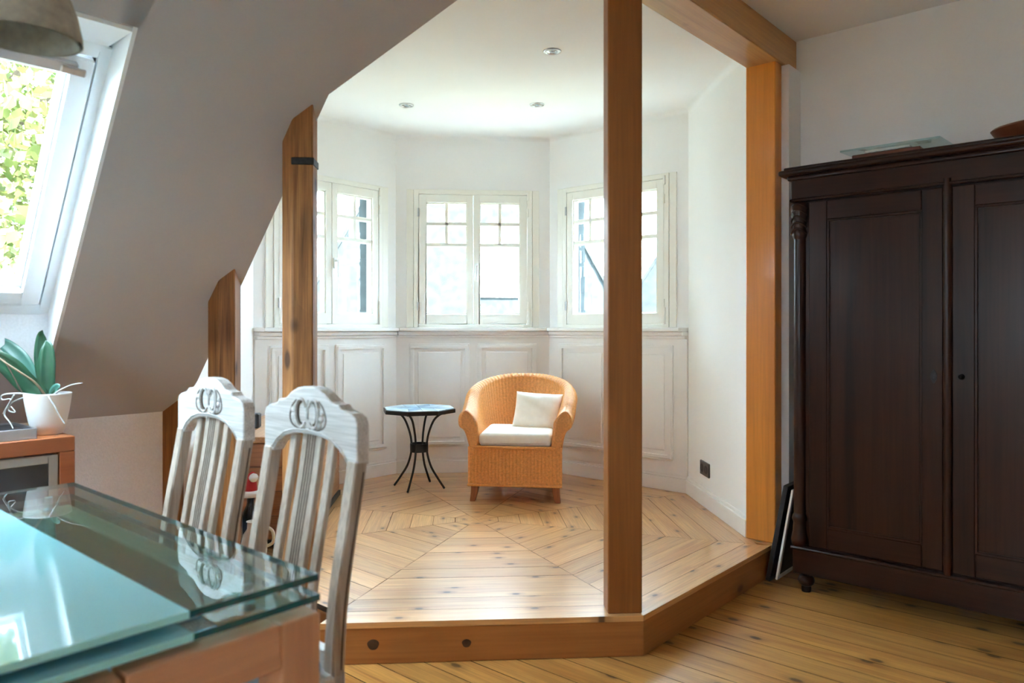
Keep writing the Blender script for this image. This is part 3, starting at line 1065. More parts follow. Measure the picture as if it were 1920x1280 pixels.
def wicker_chair():
    root = empty('wicker_armchair', (0.368, 4.80, PZ), math.radians(-10.2))
    tag(root, 'honey coloured wicker tub armchair with white cushions in the bay', 'armchair')
    rx, ry, yc, yf = 0.262, 0.25, 0.06, -0.30
    plan = []
    for y in np.linspace(yf, yc, 30):
        plan.append((-rx, y))
    for t in np.linspace(PI, 0, 90)[1:-1]:
        plan.append((rx * math.cos(t), yc + ry * math.sin(t)))
    for y in np.linspace(yc, yf, 30):
        plan.append((rx, y))
    plan = np.array(plan)
    seg = np.r_[0, np.cumsum(np.linalg.norm(np.diff(plan, axis=0), axis=1))]
    Ltot = seg[-1]
    NC = 360
    cap = 10
    ss = np.linspace(0, Ltot, NC)
    px = np.interp(ss, seg, plan[:, 0])
    py = np.interp(ss, seg, plan[:, 1])
    tx = np.gradient(px, ss)
    ty = np.gradient(py, ss)
    nl = np.hypot(tx, ty)
    nx, ny = -ty / nl, tx / nl                     # outward (path runs left-front -> back -> right-front)
    NR = 560
    cols, V = [], []

    def section(m, front):
        """m: 0 at arm front .. 1 at back centre"""
        h = 0.555 + 0.185 * smoothstep(m * 1.05) ** 0.9
        fl_ = 0.082 + 0.041 * m
        w = 0.10 - 0.02 * m
        pts = [(0.0, 0.105), (0.004, 0.20), (0.018, 0.32), (0.048, 0.42 + 0.06 * m), (fl_, h - 0.10), (fl_ + 0.002, h - 0.045), (fl_ - 0.02, h - 0.010),
               (fl_ - 0.045, h), (fl_ - 0.080, h - 0.022), (fl_ - w - 0.012 + 0.012 * m, h - 0.07), (-0.036 + 0.03 * m, 0.44), (-0.044, 0.36), (-0.052, 0.26), (-0.045, 0.105)]
        return np.array(catmull(pts, 10, True))
    for i in range(-cap, NC + cap):
        ii = min(max(i, 0), NC - 1)
        m = 1 - abs(ss[ii] / Ltot - 0.5) * 2
        sec = section(max(0.0, (m - 0.02)) / 0.98, False)
        d = np.linalg.norm(np.diff(np.vstack([sec, sec[:1]]), axis=0), axis=1)
        cum = np.r_[0, np.cumsum(d)]
        q = np.linspace(0, cum[-1], NR, endpoint=False)
        sx = np.interp(q, cum, np.r_[sec[:, 0], sec[0, 0]])
        sz = np.interp(q, cum, np.r_[sec[:, 1], sec[0, 1]])
        ex = 0.0
        if i < 0 or i >= NC:
            k = (-i if i < 0 else i - NC + 1) / cap
            sc_ = math.sqrt(max(0.0, 1 - k * k))
            c0 = (sx.max() + sx.min()) / 2
            med = np.interp(sz, [0.1, 0.3, 0.45, 0.56], [-0.022, -0.018, 0.012, 0.035])
            sx = med + (sx - med) * sc_
            sz = 0.33 + (sz - 0.33) * (0.93 + 0.07 * sc_)
            ex = math.sin(k * PI / 2) * 0.028
        bx = px[ii] + nx[ii] * sx
        by = py[ii] + ny[ii] * sx - ex
        V.append(np.stack([bx, by, sz], axis=1))
        cols.append(ss[ii] / 0.0215 if 0 <= i < NC else (ss[ii] + (-1 if i < 0 else 1) * abs(-i if i < 0 else i - NC + 1) * 0.006) / 0.0215)
    V = np.array(V)
    per = 1.55
    P = wicker_grid(V, np.array(cols), np.linspace(0, round(per / 0.0088), NR), 0.0075)
    # flip so normals point outward
    F = grid_faces(V.shape[0], NR, True)[:, ::-1]
    o = np_mesh('woven_shell', P, F, 'wicker', root)
    # closing tips of the arm fronts
    # front apron
    nxx, nzz = 300, 112
    X = np.linspace(-0.285, 0.285, nxx)
    Z = np.linspace(0.105, 0.335, nzz)
    yy = -0.322 - 0.012 * np.cos(X / 0.285 * PI / 2)
    Pg = np.stack([np.repeat(X[:, None], nzz, 1), np.repeat(yy[:, None], nzz, 1), np.repeat(Z[None, :], nxx, 0)], axis=-1)
    Pg = wicker_grid(Pg, (X + 0.285) / 0.0215, (Z - 0.105) / 0.0082, 0.0075)
    np_mesh('woven_apron', Pg, grid_faces(nxx, nzz), 'wicker', root)
    # rolled edge along the bottom and seat front
    MB().tube([(x, -0.332 - 0.012 * math.cos(x / 0.285 * PI / 2), 0.335) for x in np.linspace(-0.245, 0.245, 24)], 0.008, 8).build('braided_edge', 'wicker', root, smooth=True)
    base = [(px[i] + nx[i] * 0.0, py[i] + ny[i] * 0.0, 0.105) for i in range(0, NC, 8)]
    MB().tube(base, 0.009, 8).build('braided_edge', 'wicker', root, smooth=True)
    MB().tube([(x, -0.336, 0.105) for x in np.linspace(-0.285, 0.285, 12)], 0.009, 8).build('braided_edge', 'wicker', root, smooth=True)
    # seat deck
    deck = [(-0.225, -0.31), (0.225, -0.31), (0.225, 0.10), (0.15, 0.24), (-0.15, 0.24), (-0.225, 0.10)]
    MB().prism(deck, 0.27, 0.328).build('seat_deck', 'wicker', root, bevel=0.005)
    for sx in (-1, 1):
        for fy, ky in ((-0.285, -1), (0.22, 1)):
            xx = sx * (0.245 if ky < 0 else 0.17)
            path = [(xx, fy, 0.15), (xx, fy, 0.10), (xx + sx * 0.004, fy + ky * 0.004, 0.055), (xx + sx * 0.014, fy + ky * 0.014, 0.0)]
            mb = MB()
            rs = [0.024, 0.024, 0.021, 0.017]
            vs, fs = [], []
            for (p, r) in zip(path, rs):
                vs += [(p[0] - r, p[1] - r, p[2]), (p[0] + r, p[1] - r, p[2]), (p[0] + r, p[1] + r, p[2]), (p[0] - r, p[1] + r, p[2])]
            for i in range(3):
                fs += [(i * 4 + j, (i + 1) * 4 + j, (i + 1) * 4 + (j + 1) % 4, i * 4 + (j + 1) % 4) for j in range(4)]
            fs += [(0, 1, 2, 3), (15, 14, 13, 12)]
            mb.add(vs, fs).build('leg', 'legwood', root, bevel=0.003)
    return root


wc = wicker_chair()


def pillow(name, w, d, t, mat, corner=0.12, n=40, flatside=0.55):
    """superellipse cushion centred on the origin, thickness along z"""
    u = np.linspace(-1, 1, n)
    A, B = np.meshgrid(u, u, indexing='ij')
    ex = A * w / 2
    ey = B * d / 2
    pin = 1 - corner * (A ** 2) * (B ** 2) * 0
    ex = ex * (1 - 0.05 * (1 - A ** 2) * 0 - corner * 0.5 * (1 - B ** 2) ** 2 * 0)
    prof = ((1 - np.abs(A) ** 3.2) * (1 - np.abs(B) ** 3.2))
    prof = np.maximum(prof, 0) ** flatside
    # sides draw in slightly between the corners
    ex = A * w / 2 * (1 - 0.045 * (1 - B ** 2))
    ey = B * d / 2 * (1 - 0.045 * (1 - A ** 2))
    wr = 0.004 * np.sin(7 * A + 3 * B) * np.sin(5 * B - 2 * A)
    top = np.stack([ex, ey, prof * t / 2 + wr * prof], -1)
    bot = np.stack([ex, ey, -prof * t / 2], -1)
    V = np.concatenate([top.reshape(-1, 3), bot.reshape(-1, 3)])
    F1 = grid_faces(n, n)
    F2 = grid_faces(n, n)[:, ::-1] + n * n
    o = np_mesh(name, V, np.concatenate([F1, F2]), mat, None)
    bm = bmesh.new()
    bm.from_mesh(o.data)
    bmesh.ops.remove_doubles(bm, verts=bm.verts, dist=1e-5)
    bm.to_mesh(o.data)
    bm.free()
    o.data.polygons.foreach_set('use_smooth', [True] * len(o.data.polygons))
    return o


def rounded_pad(name, w, d, t, mat, r=0.03):
    o = MB().box(-w / 2, w / 2, -d / 2, d / 2, 0, t).build(name, mat, bevel=r, seg=5, smooth=True)
    return o


RC = Matrix.Rotation(math.radians(-10.2), 4, 'Z')
WL = Vector((0.368, 4.80, PZ))


def wcp(x, y, z):
    return WL + RC @ Vector((x, y, z))


sc_ = rounded_pad('seat_cushion', 0.445, 0.46, 0.088, 'cushion', 0.035)
sc_.location = wcp(0, -0.095, 0.330)
sc_.rotation_euler = (0, 0, math.radians(-10.2))
tag(sc_, 'thick off-white seat cushion on the wicker armchair', 'cushion')
MB().tube([(x, -0.2325, 0.03) for x in np.linspace(-0.195, 0.195, 8)], 0.0022, 6).build('piping', 'cushion', sc_, smooth=True)
pl_ = pillow('throw_pillow', 0.31, 0.25, 0.12, 'cushion')
pl_.location = wcp(0.108, 0.045, 0.512)
pl_.rotation_euler = Matrix.Rotation(math.radians(-14), 4, 'Z').to_3x3().to_4x4().to_euler()
pl_.rotation_euler = (Matrix.Rotation(math.radians(-16), 4, 'Z') @ Matrix.Rotation(math.radians(66), 4, 'X') @ Matrix.Rotation(math.radians(-3), 4, 'Z')).to_euler()
tag(pl_, 'small off-white pillow leaning in the wicker armchair', 'pillow')

# ------------------------------------------------------------------ octagonal mosaic side table
st = empty('side_table', (-0.288, 4.955, PZ), math.radians(10))
tag(st, 'small octagonal mosaic side table on curved black iron legs', 'side table')
tz = 0.527
oc = lambda r, off=PI / 8: [(r * math.cos(off + k * PI / 4), r * math.sin(off + k * PI / 4)) for k in range(8)]
Ro = 0.245
MB().prism(oc(Ro), tz - 0.030, tz - 0.004).build('table_rim', 'iron', st, bevel=0.002)
ctr = (0, 0)
ou = oc(Ro - 0.006)
inn = oc(0.115, 0)
mid = [((ou[k][0] + ou[(k + 1) % 8][0]) / 2, (ou[k][1] + ou[(k + 1) % 8][1]) / 2) for k in range(8)]


def shrink(poly, f=0.965):
    cx = sum(p[0] for p in poly) / len(poly)
    cy = sum(p[1] for p in poly) / len(poly)
    return [(cx + (p[0] - cx) * f, cy + (p[1] - cy) * f) for p in poly]


for k in range(8):
    a = inn[k]
    b = inn[(k + 1) % 8]
    MB().prism(shrink([ctr, a, ou[k], b]), tz - 0.004, tz).build('mosaic_tile', 'tile_blue' if k % 2 else 'tile_pale', st)
    MB().prism(shrink([b, ou[k], mid[k], ], 0.95), tz - 0.004, tz).build('mosaic_tile', 'tile_white', st)
    MB().prism(shrink([b, mid[k], ou[(k + 1) % 8]], 0.95), tz - 0.004, tz).build('mosaic_tile', 'tile_white' if k % 3 else 'tile_pale', st)
for k in range(4):
    an = PI / 4 + k * PI / 2 + 0.25
    cs, sn = math.cos(an), math.sin(an)
    prof = catmull([(0.185, tz - 0.032), (0.150, tz - 0.040), (0.105, tz - 0.080), (0.070, tz - 0.16), (0.055, tz - 0.235), (0.058, tz - 0.30), (0.085, tz - 0.385), (0.135, 0.065), (0.180, 0.004)], 5)
    MB().tube([(r * cs, r * sn, z) for r, z in prof], 0.0075, 8).build('leg', 'iron', st, smooth=True)
MB().lathe([(0.052, tz - 0.29), (0.060, tz - 0.29), (0.060, tz - 0.235), (0.052, tz - 0.235), (0.052, tz - 0.29)], 20, cap=False).build('collar', 'iron', st, smooth='auto')

# ------------------------------------------------------------------ wardrobe
wd = empty('wardrobe', rw(-0.66, 3.40, 0), RR)      # local x = v, y = u (depth), front face y=0
tag(wd, 'large dark mahogany wardrobe with two panelled doors', 'wardrobe')
HW = 0.622
DEP = 0.405
MB().box(-HW + 0.012, HW - 0.012, 0.022, DEP, 0.10, 1.80).build('carcass', 'mahog', wd, bevel=0.003)
# plinth with moulded top
MB().box(-HW, HW, 0.0, DEP, 0.088, 0.205).build('plinth', 'mahogx', wd, bevel=0.004)
MB().box(-HW - 0.008, HW + 0.008, -0.010, DEP, 0.196, 0.212).build('plinth_moulding', 'mahogx', wd, bevel=0.006, seg=2)
# frieze and cornice
MB().box(-HW - 0.004, HW + 0.004, -0.006, DEP, 1.785, 1.885).build('frieze', 'mahogx', wd, bevel=0.003)
MB().box(-HW - 0.010, HW + 0.010, -0.012, DEP, 1.772, 1.786).build('frieze_moulding', 'mahogx', wd, bevel=0.005, seg=2)
cor = [(0.0, 1.868), (-0.020, 1.872), (-0.028, 1.882), (-0.046, 1.890), (-0.052, 1.902), (-0.046, 1.913), (-0.026, 1.918), (-0.022, 1.926), (0.0, 1.928)]
for (o_, zl, zh, b_) in ((0.018, 1.868, 1.890, 0.007), (0.050, 1.888, 1.914, 0.012), (0.030, 1.913, 1.928, 0.006)):
    MB().box(-HW - o_, HW + o_, -o_, DEP, zl, zh).build('cornice', 'mahogx', wd, bevel=b_, seg=3, smooth='auto')
# corner columns with carved ends
for sx in (-1, 1):
    xx = sx * (HW - 0.026)
    col = MB().tube([(xx, 0.022, z) for z in np.linspace(0.24, 1.70, 12)], 0.026, 16)
    c_ = col.build('corner_column', 'mahog', wd, smooth='auto')
    top = [(0.012, 1.772), (0.034, 1.768), (0.040, 1.745), (0.038, 1.71), (0.030, 1.672), (0.026, 1.650), (0.034, 1.632), (0.030, 1.612), (0.016, 1.588), (0.004, 1.57)]
    MB().lathe(top, 14, cx=xx, cy=0.020).build('carved_volute', 'mahog', c_, smooth=True)
    bot = [(0.004, 0.40), (0.014, 0.375), (0.030, 0.352), (0.034, 0.335), (0.027, 0.318), (0.030, 0.28), (0.038, 0.245), (0.034, 0.215), (0.012, 0.212)]
    MB().lathe(bot, 14, cx=xx, cy=0.020).build('carved_volute', 'mahog', c_, smooth=True)
    for k in range(5):
        MB().tube([(xx + 0.036 * math.cos(-PI / 2 + a), 0.020 + 0.036 * math.sin(-PI / 2 + a), 1.75 - 0.028 * k + 0.012 * math.cos(2 * a)) for a in np.linspace(-1.3, 1.3, 9)], 0.0045, 6).build('carved_leaf', 'mahog', c_, smooth=True)


def wdoor(x0, x1):
    d = MB()
    st_, rt_, rb_ = 0.078, 0.085, 0.092
    z0, z1 = 0.222, 1.766
    d.box(x0, x0 + st_, 0.0, 0.022, z0, z1)
    d.box(x1 - st_, x1, 0.0, 0.022, z0, z1)
    o = d.build('door', 'mahog', wd, bevel=0.003)
    MB().box(x0 + st_, x1 - st_, 0.0, 0.022, z1 - rt_, z1).build('door_rail', 'mahogx', o, bevel=0.003)
    MB().box(x0 + st_, x1 - st_, 0.0, 0.022, z0, z0 + rb_).build('door_rail', 'mahogx', o, bevel=0.003)
    a, b, c, e = x0 + st_, x1 - st_, z0 + rb_, z1 - rt_
    MB().box(a, b, 0.012, 0.022, c, e).build('door_panel', 'mahog', o)
    mm = MB()
    for (p, q, r, s) in ((a, a + 0.010, c, e), (b - 0.010, b, c, e), (a, b, c, c + 0.010), (a, b, e - 0.010, e)):
        mm.box(p, q, 0.004, 0.014, r, s)
    mm.build('panel_moulding', 'mahog', o, bevel=0.003)
    return o


d1 = wdoor(-0.548, -0.016)
d2 = wdoor(0.016, 0.548)
MB().tube([(0.0, 0.0, z) for z in np.linspace(0.212, 1.80, 6)], 0.015, 14).build('door_bead', 'mahog', wd, smooth='auto')
oval = [(0.012 * math.cos(t), 0.026 * math.sin(t) * (1 + 0.12 * math.cos(4 * t))) for t in np.linspace(0, 2 * PI, 20, endpoint=False)]
MB().slab_xz([(-0.049 + x, 1.005 + z) for x, z in oval], -0.004, 0.0).build('escutcheon', 'rust', d1)
MB().box(-0.051, -0.047, -0.0045, -0.003, 0.995, 1.012).build('keyhole', 'black', d1)
MB().add([(0.049 + r * math.cos(t), y, 1.007 + r * math.sin(t)) for r, y in ((0.012, 0), (0.010, -0.006), (0.007, -0.012), (0.009, -0.018), (0.0, -0.021)) for t in np.linspace(0, 2 * PI, 14, endpoint=False)],
         [(k * 14 + j, k * 14 + (j + 1) % 14, (k + 1) * 14 + (j + 1) % 14, (k + 1) * 14 + j)[::-1] for k in range(4) for j in range(14)]).build('door_knob', 'mahog', d2, smooth=True)
for sx in (-1, 1):
    for yy in (0.05, DEP - 0.05):
        MB().lathe([(0.020, 0.0), (0.022, 0.018), (0.020, 0.026), (0.032, 0.036), (0.037, 0.052), (0.032, 0.066), (0.022, 0.074), (0.030, 0.082), (0.030, 0.090)], 18, cx=sx * (HW - 0.045), cy=yy).build('bun_foot', 'mahog', wd, smooth='auto')

# things on top of the wardrobe
pf = empty('framed_glass', rw(-0.90, 3.60, 1.929), RR)
tag(pf, 'flat glass picture frame lying on top of the wardrobe', 'picture frame')
MB().box(-0.155, 0.12, -0.10, 0.10, 0, 0.040).build('backing_board', 'cherrytray', pf, bevel=0.003)
MB().box(-0.10, 0.08, -0.104, 0.04, 0.041, 0.052).build('mount', 'pot', pf, bevel=0.002)
MB().box(-0.195, 0.20, -0.13, 0.15, 0.060, 0.068).build('glass_sheet', ['tglass', 'tedge'], pf, rot=(math.radians(3), 0, 0))
ov = empty('oval_tray', rw(-0.225, 3.60, 1.929), RR)
tag(ov, 'red-brown lacquered oval tray on the wardrobe at the picture edge', 'tray')
MB().lathe([(0.10, 0.0), (0.20, 0.012), (0.262, 0.042), (0.278, 0.070), (0.270, 0.078), (0.255, 0.068), (0.19, 0.05), (0.0, 0.045)], 40, sx=1.15, sy=0.55).build('tray_body', 'cherrytray', ov, smooth='auto')

# frames leaning between wardrobe and nook wall
def leaning(name, v0, v1, u0, u1, h, t, mat, label, fmat=None, z=0.001):
    o = empty(name, rw(v0, (u0 + u1) / 2, z), (0, 0, RR))
    tag(o, label, 'picture frame')
    ang = math.atan2(v1 - v0, h)
    L = (u1 - u0) / 2
    hh = h / math.cos(ang)
    fr = MB().box(-t, 0, -L, -L + 0.02, 0, hh).box(-t, 0, L - 0.02, L, 0, hh).box(-t, 0, -L + 0.02, L - 0.02, 0, 0.02).box(-t, 0, -L + 0.02, L - 0.02, hh - 0.02, hh)
    fr.build('frame_border', mat, o, rot=(0, ang, 0), bevel=0.001)
    MB().box(-t * 0.7, -t * 0.3, -L + 0.02, L - 0.02, 0.02, hh - 0.02).build('frame_back', fmat or mat, o, rot=(0, ang, 0))
    return o


leaning('black_picture_frame', -1.412, -1.325, 3.46, 3.74, 0.46, 0.022, 'black', 'black picture frame leaning beside the wardrobe')
leaning('white_picture_frame', -1.372, -1.296, 3.45, 3.70, 0.43, 0.010, 'pot', 'thin white-edged frame leaning against the wardrobe side', 'black', 0.02)

# ------------------------------------------------------------------ dining chairs
def curve_y(z):
    zz = [0.0, 0.2, 0.42, 0.52, 0.62, 0.74, 0.86, 0.95, 1.08]
    yy = [0.055, 0.012, 0.0, 0.002, 0.012, 0.034, 0.058, 0.070, 0.078]
    return float(np.interp(z, zz, yy))


def smooth_curve(z0, z1, n):
    zz = np.linspace(z0, z1, n)
    y = np.array([curve_y(z) for z in zz])
    for _ in range(6):
        y[1:-1] = (y[:-2] + 2 * y[1:-1] + y[2:]) / 4
    return list(zip(y, zz))


def ribbon(x0, x1, pts, t, taper=None):
    """vertical member following (y,z) curve: width x0..x1, thickness t in y"""
    vs, fs = [], []
    k = len(pts)
    for i, (y, z) in enumerate(pts):
        a, b = (x0, x1) if taper is None else taper(i / (k - 1))
        vs += [(a, y - t / 2, z), (b, y - t / 2, z), (b, y + t / 2, z), (a, y + t / 2, z)]
    for i in range(k - 1):
        fs += [(i * 4 + j, i * 4 + (j + 1) % 4, (i + 1) * 4 + (j + 1) % 4, (i + 1) * 4 + j) for j in range(4)]
    fs += [(3, 2, 1, 0), tuple(range((k - 1) * 4, k * 4))]
    return MB().add(vs, fs)


def dining_chair():
    r = empty('dining_chair', (0, 0, 0), RR)
    W = 0.192
    ct = 0.034
    # crest outline (x,z)
    top = [(-W, 0.985), (-W + 0.006, 1.000), (-W + 0.022, 1.008), (-0.152, 1.011), (-0.134, 1.016), (-0.123, 1.026), (-0.110, 1.026), (-0.092, 1.031), (-0.070, 1.046), (-0.046, 1.056), (-0.020, 1.0605)]
    top = top + [(-x, z) for x, z in reversed(top)]
    low = [(W, 0.895), (W - 0.037, 0.893), (0.134, 0.915), (0.098, 0.936), (0.055, 0.946), (0.0, 0.949)]
    low = low + [(-x, z) for x, z in reversed(low[:-1])]
    poly = top + low
    # build the crest following a slight backward curve
    yb = 0.0665
    cr = MB()
    cr.slab_xz(poly, yb - ct / 2, yb + ct / 2)
    crest = cr.build('crest_rail', 'limed', r, bevel=0.004, seg=2, angle=0.9)
    # beads along arch and top
    yf = yb - ct / 2
    # carving: two scroll loops, side leaves, lower beads
    cx0, cz0 = 0.0, 0.995
    for s in (-1, 1):
        loop = [(s * (0.026 + 0.021 * math.cos(t)), cz0 + 0.002 + 0.034 * math.sin(t)) for t in np.linspace(0.86 * PI, -0.80 * PI, 26)]
        MB().tube([(x, yf - 0.0015, z) for x, z in loop], lambda t: 0.0028 + 0.0022 * math.sin(PI * t), 6, flat=((0, 1, 0), 0.9)).build('carved_scroll', 'limed', crest, smooth=True)
        inner = [(s * (0.025 + 0.0135 * math.cos(t)), cz0 + 0.003 + 0.026 * math.sin(t)) for t in np.linspace(0.55 * PI, -0.55 * PI, 14)]
        MB().tube([(x, yf - 0.0005, z) for x, z in inner], 0.0028, 6).build('carved_scroll', 'groove', crest, smooth=True)
        lobe = catmull([(s * 0.046, cz0 + 0.033), (s * 0.064, cz0 + 0.018), (s * 0.074, cz0 - 0.006), (s * 0.068, cz0 - 0.024), (s * 0.050, cz0 - 0.033), (s * 0.030, cz0 - 0.036), (s * 0.008, cz0 - 0.034)], 5)
        MB().tube([(p[0], yf + 0.0008, p[1]) for p in lobe], 0.0026, 6).build('carved_outline', 'groove', crest, smooth=True)
        for q in range(3):
            a = -0.2 - q * 0.5
            MB().lathe([(0.0, -0.004), (0.006, -0.003), (0.009, 0.0), (0.006, 0.003), (0.0, 0.004)], 10, cap=False).build('carved_lobe', 'limed', crest, (s * (0.050 + 0.011 * math.cos(a * 1.4)), yf, cz0 + 0.008 - q * 0.015), rot=(PI / 2, 0, 0), smooth=True)
    for q in range(3):
        MB().tube([(-0.004 + q * 0.004, yf - 0.001, cz0 + 0.036 - 0.002 * abs(q - 1.5)), (-0.003 + q * 0.003, yf - 0.0005, cz0 - 0.012)], 0.0014, 5).build('carved_leaf', 'limed', crest, smooth=True)
    ar = [(x, yf - 0.001, z + 0.010) for x, z in low[1:-1]]
    MB().tube(ar, 0.0022, 5).build('carved_bead', 'limed', crest, smooth=True)
    # stiles / rear legs
    for s in (-1, 1):
        a, b = sorted((s * W, s * (W - 0.036)))
        stl = ribbon(a, b, smooth_curve(0.0, 0.905, 26), 0.0335).build('stile', 'limedz', r, bevel=0.004)
        MB().tube([(s * (W + 0.0005), y + 0.006, z) for y, z in smooth_curve(0.46, 0.88, 16)], 0.0022, 5).build('stile_groove', 'groove', stl)
    # splat and slats
    sp = ribbon(-0.040, 0.040, smooth_curve(0.47, 0.952, 20), 0.014).build('splat', 'limedz', r, bevel=0.002)
    for q in range(4):
        x = -0.015 + q * 0.010
        MB().tube([(x, y - 0.0072, z) for y, z in smooth_curve(0.60, 0.945, 14)], 0.0016, 5).build('splat_groove', 'groove', sp)
    for s in (-1, 1):
        ribbon(s * 0.078 - 0.013, s * 0.078 + 0.013, smooth_curve(0.47, 0.940, 20), 0.014).build('slat', 'limedz', r, bevel=0.002)
    # seat, rails, legs
    MB().box(-W, W, -0.43, 0.02, 0.40, 0.455).build('seat_frame', 'limed', r, bevel=0.005)
    MB().box(-W + 0.036, W - 0.036, -0.012, 0.012, 0.455, 0.50).build('back_rail', 'limed', r, bevel=0.004)
    MB().box(-W + 0.012, W - 0.012, -0.425, -0.03, 0.4555, 0.492).build('seat_pad', 'bluepad', r, bevel=0.014, seg=3, smooth=True)
    for s in (-1, 1):
        xx = s * (W - 0.024)
        MB().lathe([(0.014, 0.0), (0.018, 0.03), (0.016, 0.06), (0.021, 0.20), (0.023, 0.36), (0.023, 0.40)], 12, cx=xx, cy=-0.40).build('front_leg', 'limedz', r, smooth='auto')
        MB().box(xx - 0.010, xx + 0.010, -0.385, 0.012, 0.16, 0.185).build('stretcher', 'limed', r, bevel=0.003)
    MB().box(-W + 0.03, W - 0.03, -0.20, -0.18, 0.163, 0.183).build('stretcher', 'limed', r, bevel=0.003)
    return r


ch1 = dining_chair()
ch1.location = rw(-1.536, 0.965, 0.0)
tag(ch1, 'limed oak dining chair with carved crest, nearer one at the table corner', 'chair', 'carved dining chairs')
ch2 = copy_tree(ch1)
ch2.location = rw(-2.035, 0.972, 0.0)
tag(ch2, 'limed oak dining chair with carved crest, farther one towards the low wall', 'chair', 'carved dining chairs')

# ------------------------------------------------------------------ glass dining table
tb = empty('dining_table', rw(-1.785, 0.10, 0), RR)      # local x = v, y = u
tag(tb, 'extending dining table with aqua and clear double glass top', 'table')


def lc(v, u):
    return v + 1.785, u - 0.10


def plate(name, v0, v1, u0, u1, z0, z1, mats):
    x0, y0 = lc(v0, u0)
    x1, y1 = lc(v1, u1)
    mb = MB().box(x0, x1, y0, y1, z0, z1)
    mb.mi = [0, 0, 1, 1, 1, 1]
    return mb.build(name, mats, tb)


TV0, TV1 = -2.400, -1.170
for (z0, z1, du, dv) in ((0.738, 0.750, 0.0, 0.0), (0.706, 0.718, -0.006, 0.014)):
    plate('clear_glass', TV0, TV1 + dv, 0.556, 0.796 + du, z0, z1, ['tglass', 'tedge'])
    plate('aqua_glass', TV0, TV1 + dv, -0.36, 0.5555, z0, z1, ['frost', 'frostedge'])
    plate('clear_glass', TV0, TV1 + dv, -0.60, -0.3605, z0, z1, ['tglass', 'tedge'])
for (v, u) in ((-1.25, 0.70), (-1.25, 0.30), (-2.30, 0.70), (-2.30, 0.30), (-1.25, -0.5), (-2.3, -0.5)):
    x, y = lc(v, u)
    MB().lathe([(0.014, 0.693), (0.014, 0.7055)], 16, cx=x, cy=y).build('glass_spacer', 'steel', tb, smooth='auto')
    MB().lathe([(0.010, 0.7185), (0.010, 0.7375)], 16, cx=x, cy=y).build('glass_spacer', 'steel', tb, smooth='auto')
RZ0, RZ1 = 0.615, 0.692
FV0, FV1, FU0, FU1 = -2.385, -1.140, -0.58, 0.780
lw = 0.078
for v in (FV0, FV1 - lw):
    for u in (FU0, FU1 - lw):
        x, y = lc(v, u)
        MB().box(x, x + lw, y, y + lw, 0, RZ1).build('leg', 'beechz', tb, bevel=0.003)


def rail(v0, v1, u0, u1, long_x):
    x0, y0 = lc(v0, u0)
    x1, y1 = lc(v1, u1)
    cx, cy = (x0 + x1) / 2, (y0 + y1) / 2
    if long_x:
        MB().box(x0 - cx, x1 - cx, y0 - cy, y1 - cy, RZ0, RZ1).build('rail', 'beech', tb, (cx, cy, 0), bevel=0.003)
    else:
        MB().box(y0 - cy, y1 - cy, x0 - cx, x1 - cx, RZ0, RZ1).build('rail', 'beech', tb, (cx, cy, 0), PI / 2, bevel=0.003)


for v0 in (FV0, FV1 - 0.06):
    rail(v0, v0 + 0.06, 0.448, FU1 - lw - 0.0005, False)
    rail(v0, v0 + 0.06, FU0 + lw + 0.0005, 0.442, False)
for u0 in (FU0, FU1 - 0.06):
    rail(FV0 + lw + 0.0005, FV1 - lw - 0.0005, u0, u0 + 0.06, True)

# ------------------------------------------------------------------ sideboard
sb = empty('sideboard', rw(-2.90, 0.966, 0), RR)     # local x = v (front = 0), y = u (right end = 0)
tag(sb, 'low cherry sideboard with grey glass door under the roof window', 'sideboard')
SL, SDp, SH = 1.40, 0.40, 0.82
MB().box(-SDp, 0, -SL, 0, SH - 0.052, SH).build('top_board', 'cherry', sb, bevel=0.002)
for y0 in (-SL, -0.048):
    MB().box(-SDp, 0, y0, y0 + 0.048, 0.0, SH - 0.0525).build('side_panel', 'cherry', sb, bevel=0.002)
MB().box(-SDp, -0.01, -SL + 0.0485, -0.0485, 0.06, 0.10).build('bottom_board', 'cherry', sb, bevel=0.002)
MB().box(-SDp, -SDp + 0.012, -SL + 0.0485, -0.0485, 0.10, SH - 0.0525).build('back_panel', 'cherry', sb)
for (y0, y1) in ((-0.70, -0.052), (-1.348, -0.704)):
    dm = MB()
    z0, z1, fw_ = 0.105, SH - 0.058, 0.03
    dm.box(-0.022, -0.004, y0, y0 + fw_, z0, z1).box(-0.022, -0.004, y1 - fw_, y1, z0, z1).box(-0.022, -0.004, y0 + fw_, y1 - fw_, z0, z0 + fw_).box(-0.022, -0.004, y0 + fw_, y1 - fw_, z1 - fw_, z1)
    dd = dm.build('door', 'alu', sb, bevel=0.002)
    MB().box(-0.016, -0.010, y0 + fw_, y1 - fw_, z0 + fw_, z1 - fw_).build('door_glass', 'greyglass', dd)
    MB().box(-0.004, 0.012, y1 - 0.045, y1 - 0.035, 0.42, 0.56).build('door_handle', 'steel', dd, bevel=0.002)

